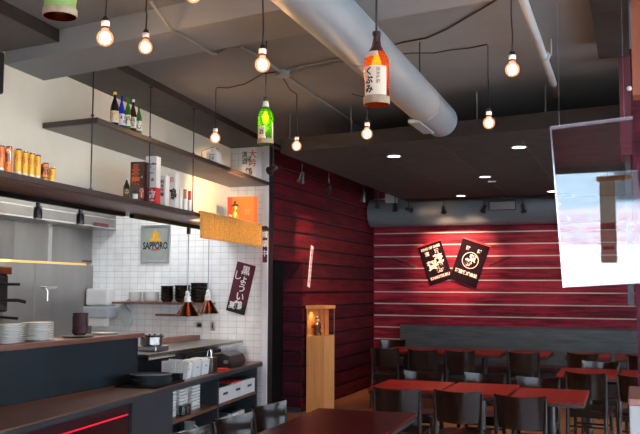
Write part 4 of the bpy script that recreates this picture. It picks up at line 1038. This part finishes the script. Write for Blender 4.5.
G1,G2,G3,G4='chairs at the long front table','chairs at the middle row of tables','chairs at the right-hand tables','chairs along the rear tables'
chair(-2.51,5.67,-PI/2-.22,'dark wooden chair on the left of the long front table, farthest of three',G1)
chair(-2.49,5.04,-PI/2-.20,'dark wooden chair on the left of the long front table, middle of the three',G1)
chair(-2.50,4.46,-PI/2-.16,'dark wooden chair on the left of the long front table, cut by bottom edge',G1)
chair(-1.87,6.86,.05,'dark wooden chair with a bright sheen just behind the far end of the front table',G2)
chair(-1.375,6.90,-.03,'dark wooden chair with back to us at the centre table of the middle row',G2)
chair(-.865,6.77,-.03,'dark wooden chair with back to us at the right table of the middle row',G2)
chair(-2.0,8.42,PI-.03,'dark wooden chair facing us behind the left table of the middle row',G2)
chair(-1.41,8.50,PI-.02,'dark wooden chair facing us behind the centre table of the middle row',G2)
chair(-.885,8.33,PI,'dark wooden chair facing us behind the right table of the middle row',G2)
chair(-.49,8.86,-.12,'dark wooden chair with back to us, full height seen right of the middle row',G3)
chair(.0,8.72,-.15,'dark wooden chair partly hidden by the plum pier and white stand',G3)
chair(-.40,10.34,PI,'dark wooden chair facing us behind the right-hand table with a pale sheen',G3)
chair(-3.62,13.15,PI+.05,'dark wooden chair facing us in the far left corner beside the banquette',G4)
chair(-3.25,11.33,.06,'dark wooden chair with back to us by the left wall at the rear tables',G4)
chair(-2.70,11.22,0,'dark wooden chair with back to us at the rear tables under the lettered banner',G4)
chair(-2.20,11.24,0,'dark wooden chair with back to us at the rear tables under the crested banner',G4)
chair(-1.38,11.27,.05,'dark wooden chair with back to us at the rear table left of the glass pane',G4)
chair(-.66,11.45,-.15,'dark wooden chair with back to us behind the pale-sheened facing chair',G4)
chair(.07,11.38,0,'dark wooden chair at the rear tables showing beside the plum pier',G4)
# ------------------------------------------------------------------ white stand lower right
q=on(628,398.5,'Y',4.7)
t=thing('host_stand','white panelled stand with a rosy brown wooden top at lower right','stand',(q.x+.32,5.0,0))
MB().box(-.315,.315,-.29,.29,0,q.z-.035).build('body', m_halfwall, t, bevel=.006); MB().box(-.32,.34,-.30,.30,q.z-.035,q.z).build('top', m_capwood, t, bevel=.006)
for px,py,Y,lab in ((629.3,89,6.56,'small round white knob high on the burgundy pier'),):
    q=on(px,py,'Y',Y); o=MB().lathe([(0,-.02),(.014,-.014),(.02,0),(.014,.014),(0,.02)],n=14).build('white_knob', m_white, None, True); o.location=(q.x,Y-.018,q.z); tag(o,lab,'knob')
# black loudspeaker at far left edge
q=kon(2,66,-.45)
t=thing('wall_speaker','black loudspeaker on the cream bulkhead at the far left photo edge','speaker',(KX(q.y-.16,-.536),q.y-.16,2.97),KA)
MB().box(.0,.16,-.11,.09,0,.30).build('cabinet', m_blackpl, t, bevel=.02); MB().box(.05,.14,-.116,-.1105,.03,.27).build('grille', m_black, t)
# ------------------------------------------------------------------ ceiling services
dx=-.02046
t=thing('air_duct','big grey round air duct hanging diagonally across the ceiling','duct',(-1.4648,5,3.05))
pt=lambda y: (dx*(y-5),y-5,0)
MB().sweep([pt(-1.9),pt(6.98),pt(7.02)],[.1395,.1395,.115],36).build('duct_body', m_galv, t, True)
for y in (4.55,6.25): MB().sweep([pt(y),pt(y+.02)],.1415,36).build('seam_band', m_galv, t, True)
for y in (3.0,5.9): MB().sweep([(dx*(y-5)+.06,y-5,.125),(dx*(y-5)+.06,y-5,.3695)],.005,6).build('hanger_rod', m_black, t, True)
MB().box(-.135,-.05,1.25,1.75,-.150,-.125).build('side_register', m_galv, t)
# conduits with junction box
Zc=ZC-.016
cd=lambda x,y: on(x,y,'Z',Zc)
j=cd(283,73)
t=thing('junction_box','grey round junction box on the ceiling where the conduits meet','junction box',(j.x,j.y,ZC-.05))
MB().lathe([(.03,0),(.06,.004),(.062,.049)],n=18).build('box', m_conduit, t, True)
def tube(name,label,pts,r,m,cat):
    c=sum(pts,Vector())/len(pts); o=MB().sweep([p-c for p in pts],r,8).build(name,m,None,True); o.location=c; return tag(o,label,cat)
def seg(a,b,n=2): return [a.lerp(b,i/n) for i in range(n+1)]
zb2=3.25-.014
c0=on(150,0,'Z',zb2); c1=on(171,29,'Z',zb2)
tube('conduit','grey conduit bending across the ceiling from the left to the junction box',[c0,c1,on(206,50,'Z',zb2),Vector((on(206,50,'Z',zb2).x,bb(on(206,50,'Z',zb2).x)+.02,zb2)),cd(216,53.5),cd(226,47.5),cd(240,47),cd(262,58),cd(279,71)],.010,m_conduit,'conduit')
tube('conduit','upper of two parallel grey conduits running right from the junction box',[cd(287,70),cd(340,58.5),cd(362,54)],.010,m_conduit,'conduit')
tube('conduit','lower of two parallel grey conduits running right from the junction box',[cd(288,73.5),cd(340,63),cd(362,58.5)],.010,m_conduit,'conduit')
tube('conduit','straight grey conduit running from the junction box toward the bulb by the panel',[cd(286,76),cd(325,102.5),cd(364,129.5)],.010,m_conduit,'conduit')
p0=on(521,-6,'Z',3.30); p1=on(553.5,84,'Z',3.30)
t=thing('sprinkler_pipe','pale grey pipe hung from the ceiling at upper right with a brass end','pipe',(p0.x,p0.y,3.30))
MB().sweep([(0,0,0),p1-p0],.028,14).build('pipe', m_pipew, t, True)
MB().sweep([p1-p0,(p1-p0)+Vector((-.004,.18,-.0)),(p1-p0)+Vector((-.006,.30,-.04))],[.02,.016,.016],10).build('brass_end', mat('brass',(.55,.32,.12),.3,1,var=.1), t, True)
qc=on(545.5,56,'Z',3.30)-p0
b=MB().sweep([qc+Vector((0,-.015,0)),qc+Vector((0,.015,0))],.034,14); b.sweep([qc+Vector((-.04,0,.0)),qc+Vector((-.04,0,.119))],.006,6); b.sweep([qc+Vector((.04,0,.0)),qc+Vector((.04,0,.119))],.006,6)
b.build('clamp', m_pipew, t, True)
# ------------------------------------------------------------------ hanging bulbs
GBU='bare bulbs hung on black cords'
def bulb(x, y, z, label, swag, E=9.0, R=.041):
    """swag: way points of the cord along the ceiling, last one above the bulb"""
    t=thing('hanging_bulb',label,'light bulb',(x,y,z),0,GBU)
    prof=[(0,-R)]+[(R*math.sin(a),-R*math.cos(a)) for a in [i*PI/12 for i in range(1,11)]]+[(.018,R),(.0165,R+.010)]
    MB().lathe(prof,n=20).build('globe',m_bulbglass,t,True)
    MB().lathe([(0,-.030),(.019,-.021),(.026,0),(.020,.018),(.006,.026),(0,.027)],n=14).build('filament',m_bulbcore,t,True)
    MB().lathe([(.0165,.046),(.019,.05),(.019,.056),(.0165,.058)],n=16).build('red_ring',m_burg,t,True)
    MB().lathe([(.018,.058),(.021,.062),(.021,.082),(.018,.085)],n=16).build('socket',m_whitep,t,True)
    MB().lathe([(.018,.085),(.016,.10),(.006,.112),(0,.113)],n=14).build('socket_cap',m_black,t,True)
    top=Vector((0,0,ZC-z)); pts=[Vector((0,0,.105)),Vector((.004,0,.2)),Vector((-.003,.003,(ZC-z)*.6)),Vector((0,0,ZC-z-.02))]+[s-Vector((x,y,z)) for s in swag]
    MB().sweep(pts,.0042,6).build('cord',m_cord,t,True)
    light('bulb_light','POINT',(x,y,z-.0),E,(1,.60,.32),shadow_soft_size=.035)
def w(px,py,zz=ZC-.008): return on(px,py,'Z',zz)
bz=3.25
def drop(x,y,z): return [Vector((x+.01,y+.01,ZC-.001))]
bulb(-2.41,3.46,2.86,'bare round bulb, leftmost, hanging by the red cut bottle',drop(-2.41,3.46,0))
bulb(-2.69,4.27,3.06,'bare round bulb, second from left, under the grey beam',drop(0,0,0)and[Vector((-2.68,4.28,ZC-.001))])
bulb(-1.92,3.45,3.02,'bare round bulb cut by the top edge left of the duct',drop(-1.92,3.45,0))
bulb(-1.84,4.07,2.83,'bare round bulb hanging just left of the big round duct',drop(-1.84,4.07,0))
PE=w(216,88); bulb(PE.x,PE.y,on(216,138,'Y',PE.y).z,'bare round bulb hanging before the soffit over the upper shelf',[w(217,87.5),w(228,88),w(245,84),w(262,74),w(276,72)],R=.046)
PE=w(297,95); bulb(PE.x,PE.y,on(297,146,'Y',PE.y).z,'bare round bulb hanging right of the green bottle lamp',[w(296.5,94),w(290,90),w(286,83),w(283.5,79)],R=.045)
bulb(-1.84,5.96,2.78,'bare round bulb hanging below the amber bottle near the dark panel edge',[w(368,98),w(352,94)])
bulb(-.63,4.85,2.89,'bare round bulb at upper right beside the pale sprinkler pipe',drop(-.63,4.85,0)and[Vector((-.62,4.88,ZC-.001))])
PE=w(488,45); bulb(PE.x,PE.y,on(490,123,'Y',PE.y).z,'bare round bulb right of the duct end, on a long swagged cord',[w(487,44.5),w(470,48),w(451,50),w(434,53),w(412,53),w(398,54.5)],R=.043)
tube('loose_cord','black cord swagging along the ceiling from the duct to the upper right',[w(391,46),w(402,42.5),w(427,38),w(447,29),w(461,21),w(478,11),w(493,2),w(505,-6)],.0055,m_cord,'cord')
# ------------------------------------------------------------------ cut bottle lamps
def bottle_lamp(x,y,ztop,h,r,gm,label,E,col,style):
    """bottle with its bottom cut off hung as a lamp shade; base point = cut rim"""
    zb=ztop-h
    t=thing('bottle_lamp',label,'pendant lamp',(x,y,zb),0,'cut bottle lamps hung from the ceiling')
    pr=[(r,.0),(r,h*.56),(r*.94,h*.63),(r*.66,h*.72),(r*.40,h*.80),(r*.31,h*.88),(r*.29,h*.985)]
    MB().lathe(pr[:4]+[(r*.60,h*.72)]+[(r*.90,h*.625),(r*.96,h*.555),(r*.96,0)],n=28,closed=True).build('glass',gm,t,True)
    nm=m_bbrown if style=='amber' else m_bgreen if style=='green' else m_bbrown
    MB().lathe(pr[3:],n=24).build('neck',nm if style!='green' else m_bgreen,t,True)
    MB().lathe([(r*.30,h*.93),(r*.34,h*.93),(r*.34,h*1.0),(r*.12,h*1.005)],n=18).build('cap',m_black,t,True)
    MB().lathe([(r*1.0,.0),(r*1.05,.0),(r*1.05,h*.10),(r*1.0,h*.10)],n=28,closed=True).build('kraft_band',m_kraft,t,True)
    MB().sweep([(0,0,h),(0,0,ZC-zb)],.0045,6).build('cord',m_cord,t,True)
    MB().lathe([(0,h*.42),(r*.30,h*.46),(r*.42,h*.54),(r*.30,h*.62),(r*.14,h*.68),(0,h*.70)],n=16).build('bulb',m_bulbcore,t,True)
    light('bottle_light','POINT',(x,y,zb+h*.36),E,col,shadow_soft_size=.02)
    d=Vector((-x,-y,0)).normalized(); right=Vector((-d.y,d.x,0))
    def arc(a0,a1,z0,z1,m,name,rr=1.012,t1=1.0):
        b=MB(); n=12
        for z in (z0,z1):
            for k in (1.003,rr+.01):
                for i in range(n+1):
                    a=a0+(a1-a0)*i/n; b.v.append(tuple((d*math.cos(a)+right*math.sin(a))*r*k*(t1 if z==z1 else 1)+Vector((0,0,z))))
        N_=n+1
        for i in range(n):
            b.f+= [(N_+i,N_+i+1,3*N_+i+1,3*N_+i),(i,2*N_+i,2*N_+i+1,i+1),(i,i+1,N_+i+1,N_+i),(2*N_+i,3*N_+i,3*N_+i+1,2*N_+i+1)]
        b.f+=[(0,N_,3*N_,2*N_),(n,2*N_+n,3*N_+n,N_+n)]
        return b.build(name,m,t,True)
    TX=lambda a,z: frameM((d*math.cos(a)+right*math.sin(a))*r*1.024+Vector((0,0,z)),right*math.cos(a)-d*math.sin(a),(0,0,1),d*math.cos(a)+right*math.sin(a))
    if style=='amber':
        arc(-1.15,.85,h*.105,h*.50,m_lab_tr,'label')
        text_obj('くぶみ',h*.12,m_ink,t,TX(-.62,h*.30),vertical=True,bend=r*1.03,bold=.0012); text_obj('純米吟醸',h*.055,m_kraft,t,TX(.12,h*.36),vertical=True,bend=r*1.03,bold=.0004)
        arc(-1.1,.15,h*.63,h*.71,m_lab_tr,'shoulder_label',.98,.72)
    elif style=='green':
        arc(-1.2,-.05,h*.10,h*.36,m_lab_tr,'label'); text_obj('酒',h*.13,m_ink,t,TX(-.6,h*.23),bend=r*1.03,bold=.0004)
        arc(.95,1.3,h*.10,h*.44,m_lab_tr,'label')
        MB().lathe([(r*.42,h*.76),(r*.48,h*.76),(r*.34,h*.90),(r*.31,h*.90)],n=18,closed=True).build('neck_label',m_card,t,True)
    else:
        arc(-1.3,1.2,h*.105,h*.5,m_grlab,'label'); arc(-.75,.35,h*.2,h*.5,m_card,'white_roundel',1.02); text_obj('鶴',h*.16,m_purple,t,TX(-.2,h*.29),bend=r*1.05,bold=.002)
    return t
def trlabel(name,col):
    m,nt,b,out=newmat(name); N=nt.nodes; L=nt.links
    b.inputs['Base Color'].default_value=(*col,1); b.inputs['Roughness'].default_value=.6
    tl=N.new('ShaderNodeBsdfTranslucent'); tl.inputs[0].default_value=(*col,1); mx=N.new('ShaderNodeMixShader'); mx.inputs[0].default_value=.15
    nz=N.new('ShaderNodeTexNoise'); nz.inputs['Scale'].default_value=60; rp=N.new('ShaderNodeValToRGB'); rp.color_ramp.elements[0].color=(*[c*.9 for c in col],1); rp.color_ramp.elements[1].color=(*col,1)
    L.new(nz.outputs[0],rp.inputs[0]); L.new(rp.outputs[0],b.inputs['Base Color'])
    L.new(b.outputs[0],mx.inputs[1]); L.new(tl.outputs[0],mx.inputs[2]); L.new(mx.outputs[0],out.inputs[0]); return m
m_lab_tr=trlabel('lit_cream_label',(.85,.72,.55)); m_grlab=trlabel('green_print_label',(.28,.42,.10))
def at_d(px,py,dist):
    r=ray(px,py); return Vector((0,0,H))+Vector(r)*dist
a=at_d(376.5,32,3.5); c=at_d(376.5,106,3.5)
bottle_lamp(a.x,a.y,a.z,a.z-c.z,.0515,m_amber,'amber sake bottle with cream label hung as a lamp before the round duct',.7,(1,.70,.40),'amber')
a=at_d(265.8,97,5.6); c=at_d(265.8,144.5,5.6)
bottle_lamp(a.x,a.y,a.z,a.z-c.z,.051,m_green,'green sake bottle hung as a lamp above the white carton',.7,(1,.85,.5),'green')
a=at_d(62,-52,2.7); c=at_d(62,18.5,2.7)
bottle_lamp(a.x,a.y,a.z,a.z-c.z,.0505,clear('dark_red_glass',(.22,.025,.01),.08,.05,body=.2,bodycol=(.4,.04,.01)),'red brown bottle lamp with green label cut by the top edge at upper left',.25,(1,.5,.2),'red')
# ------------------------------------------------------------------ downlights in the dark panel
for px,py,lab in ((394,156.5,'round recessed downlight in the dark panel, front left'),(519,147.5,'round recessed downlight in the dark panel, front right'),(485,177,'round recessed downlight in the dark panel, middle'),(461,196,'round recessed downlight in the dark panel, rear left'),(552,191.5,'round recessed downlight in the dark panel, rear right')):
    q=on(px,py,'Z',2.994)
    t=thing('downlight',lab,'ceiling light',(q.x,q.y,3.0),0,'recessed downlights')
    MB().lathe([(.062,-.004),(.078,-.004),(.078,-.010),(.062,-.006)],n=24,closed=True).build('trim_ring',m_alu,t,True)
    MB().lathe([(0,-.005),(.062,-.005),(.062,-.003),(0,-.003)],n=24).build('lens',m_lens,t)
    light('downlight_lamp','SPOT',(q.x,q.y,2.985),26,(1,.80,.62),spot_size=1.5,spot_blend=.7,shadow_soft_size=.05,aim=(q.x,q.y,0))
q=on(492,181.5,'Z',2.995)
o=MB().box(-.05,.05,-.02,.02,-.012,-.0005).build('exit_sensor',m_whitep,bevel=.002); o.location=(q.x,q.y,3.0); tag(o,'small pale rectangular sensor on the dark panel behind the middle downlight','sensor')
# ------------------------------------------------------------------ track lights
GT='black track spotlights around the dark panel'
def track(label,pts):
    a,c=pts; m=(a+c)/2; d=(c-a).normalized()
    t=thing('light_track',label,'light track',m)
    MB().sweep([a-m,c-m],.018,6).build('track',m_black,t)
    for p in (a.lerp(c,.1),a.lerp(c,.5),a.lerp(c,.9)) if m.z>3.05 else (): MB().sweep([p-m,(p.x-m.x,p.y-m.y,ZC-m.z)],.006,6).build('hanger',m_black,t)
ZK=3.11
track('long black light track above the dark red left wall',(Vector((-3.5,7.95,ZK)),Vector((-3.5,13.15,ZK))))
track('black light track along the back edge of the dark panel',(Vector((-3.30,12.7,2.98)),Vector((-.8,12.7,2.98))))
def spot(p,aim,label,E=30,col=(1,.62,.38),size=.9):
    """head hangs below the track; p = point of the head"""
    dr=(Vector(aim)-p).normalized()
    t=thing('track_spotlight',label,'spotlight',p,0,GT)
    MB().sweep([(0,0,.02),(0,0,ZK-p.z-.018)],.007,8).build('stem',m_black,t,True)
    M_=dr.to_track_quat('Z','Y').to_matrix().to_4x4()
    MB().lathe([(.012,-.07),(.022,-.065),(.026,-.02),(.030,.02),(.047,.055),(.048,.062),(.043,.062),(.03,.03)],n=20,M=M_).build('head',m_blackpl,t,True)
    MB().lathe([(0,.045),(.038,.045)],n=18,M=M_).build('lens',m_spotlens if E else m_alu,t)
    b=MB().sweep([(-.034,0,0),(-.034,0,.04),(.034,0,.04),(.034,0,0)],.005,6); b.build('yoke',m_black,t,True)
    if E: light('track_lamp','SPOT',p+dr*.075,E,col,spot_size=size,spot_blend=1.0,shadow_soft_size=.03,aim=tuple(aim))
def lp(x,y): return on(x,y,'X',-3.5)
spot(lp(273,169),(-4.42,8.6,2.62),'track spotlight nearest the tiled wall, turned to the shelves',150,(1,.58,.28),1.25)
spot(lp(302,177),(-4.1,9.6,1.6),'second track spotlight along the left wall, tilted down',10)
spot(lp(329,188.5),(-4.15,11.15,1.85),'third track spotlight along the left wall, pale rim pointing down',190,(1,.62,.42),1.0)
spot(lp(364,197),(-4.1,11.9,.9),'fourth track spotlight along the left wall before the duct end',12)
spot(lp(378,203.5),(-4.1,13.0,1.2),'fifth track spotlight, under the pale corner box',10)
spot(lp(395,207.5),(-3.5,12.6,.5),'sixth track spotlight, last on the left wall track',12)
def bp2(x,y): return on(x,y,'Y',12.7)
ZK=2.98
spot(bp2(408.5,209.5),(-3.0,13.3,2.8),'first track spotlight from the left along the back duct',9,(1,.60,.34),1.2)
spot(bp2(443.5,209.5),(-2.85,13.843,2.2),'second track spotlight along the back duct above the crossed banners',190,(1,.60,.40),1.05)
spot(bp2(484,208.5),(-2.6,13.843,2.15),'third track spotlight along the back duct beside the air grille',190,(1,.60,.40),1.05)
spot(bp2(523,208),(-1.45,13.843,1.6),'fourth track spotlight along the back duct, right of the grille',45,(1,.66,.50),1.5)
# ------------------------------------------------------------------ hanging acrylic pane
c=at_d(598.5,204,3.2)
t=thing('acrylic_pane','clear reflective acrylic pane hung at right, mirroring the bright street','glass panel',c)
yaw=math.radians(-2.0); rolr=math.radians(3.5)
M_=Matrix.Rotation(yaw,4,'Z') @ Matrix.Rotation(-rolr,4,'Y')
hw,hh_=.148,.305
MB().box(-hw,hw,-.003,.003,-hh_,hh_,M_).build('pane',m_pane,t)
b=MB(); b.box(-hw,hw,-.0045,.0045,hh_,hh_+.012,M_).box(-hw-.006,-hw,-.0045,.0045,-hh_,hh_+.012,M_); b.build('edge',m_paneedge,t)
b=MB()
for x in (-hw*.8,hw*.8): b.box(x-.01,x+.01,-.01,.01,ZC-c.z-.012,ZC-c.z-.0005)
b.build('ceiling_hook',m_paneedge,t)
b=MB()
for x in (-hw*.8,hw*.8):
    p=M_ @ Vector((x,0,hh_+.01)); b.sweep([p,(p.x,p.y,ZC-c.z)],.0009,5)
b.build('wire',m_paneedge,t)
# tan wooden board hung inside the shopfront behind the viewer (seen only mirrored in the pane)
o=thing('wooden_tag','tan wooden board mirrored in the middle of the acrylic pane','board',(-.56,-1.5,1.88),.1)
MB().box(-.07,.07,-.015,.015,0,.75).build('board',mat('tan_board',(.93,.66,.44),.5,var=.15,scale=(20,20,3)),o,bevel=.004); MB().box(-.10,.22,-.03,.0,.75,.80).build('rail',m_oak,o)
MB().sweep([(0,0,.8),(0,0,ZC-1.88)],.004,6).build('cord',m_cord,o)
b=MB().box(-.06,.06,.015,.017,.30,.36); b.box(-.05,.05,.015,.017,.12,.15); b.build('dark_mark',m_dkplate,o)
# ------------------------------------------------------------------ daylight
W=bpy.data.worlds.new('sky'); S.world=W; W.use_nodes=True
bg=W.node_tree.nodes['Background']; bg.inputs[0].default_value=(.72,.85,1.0,1); bg.inputs[1].default_value=6.5
light('sun','SUN',(0,0,20),29,(.90,.96,1),angle=.01,aim=(6,-7,11.5))
for i,(a_,c_) in enumerate(wx):
    l=light('sky_portal','AREA',((a_+c_)/2,YF-.14,1.6),1,(1,1,1),shape='RECTANGLE',size=c_-a_,size_y=2.8,aim=((a_+c_)/2,5,1.6))
    l.data.cycles.is_portal=True
for i,(a_,c_) in enumerate(wy):
    l=light('sky_portal','AREA',(XR+.12,(a_+c_)/2,1.65),1,(1,1,1),shape='RECTANGLE',size=c_-a_,size_y=2.9,aim=(0,(a_+c_)/2,1.65))
    l.data.cycles.is_portal=True
light('kitchen_fill','AREA',(-5.2,8.5,3.3),40,(.92,.96,1),shape='RECTANGLE',size=.6,size_y=1.6,aim=(-5.1,8.9,0))  # unseen area light added to brighten the tiled wall
# ------------------------------------------------------------------ view
S.view_settings.view_transform='Standard'; S.view_settings.look='None'; S.view_settings.gamma=1; S.view_settings.use_curve_mapping=False
S.view_settings.exposure=0.0
S.cycles.use_denoising=True
S.cycles.max_bounces=8; S.cycles.transparent_max_bounces=16; S.cycles.sample_clamp_indirect=6
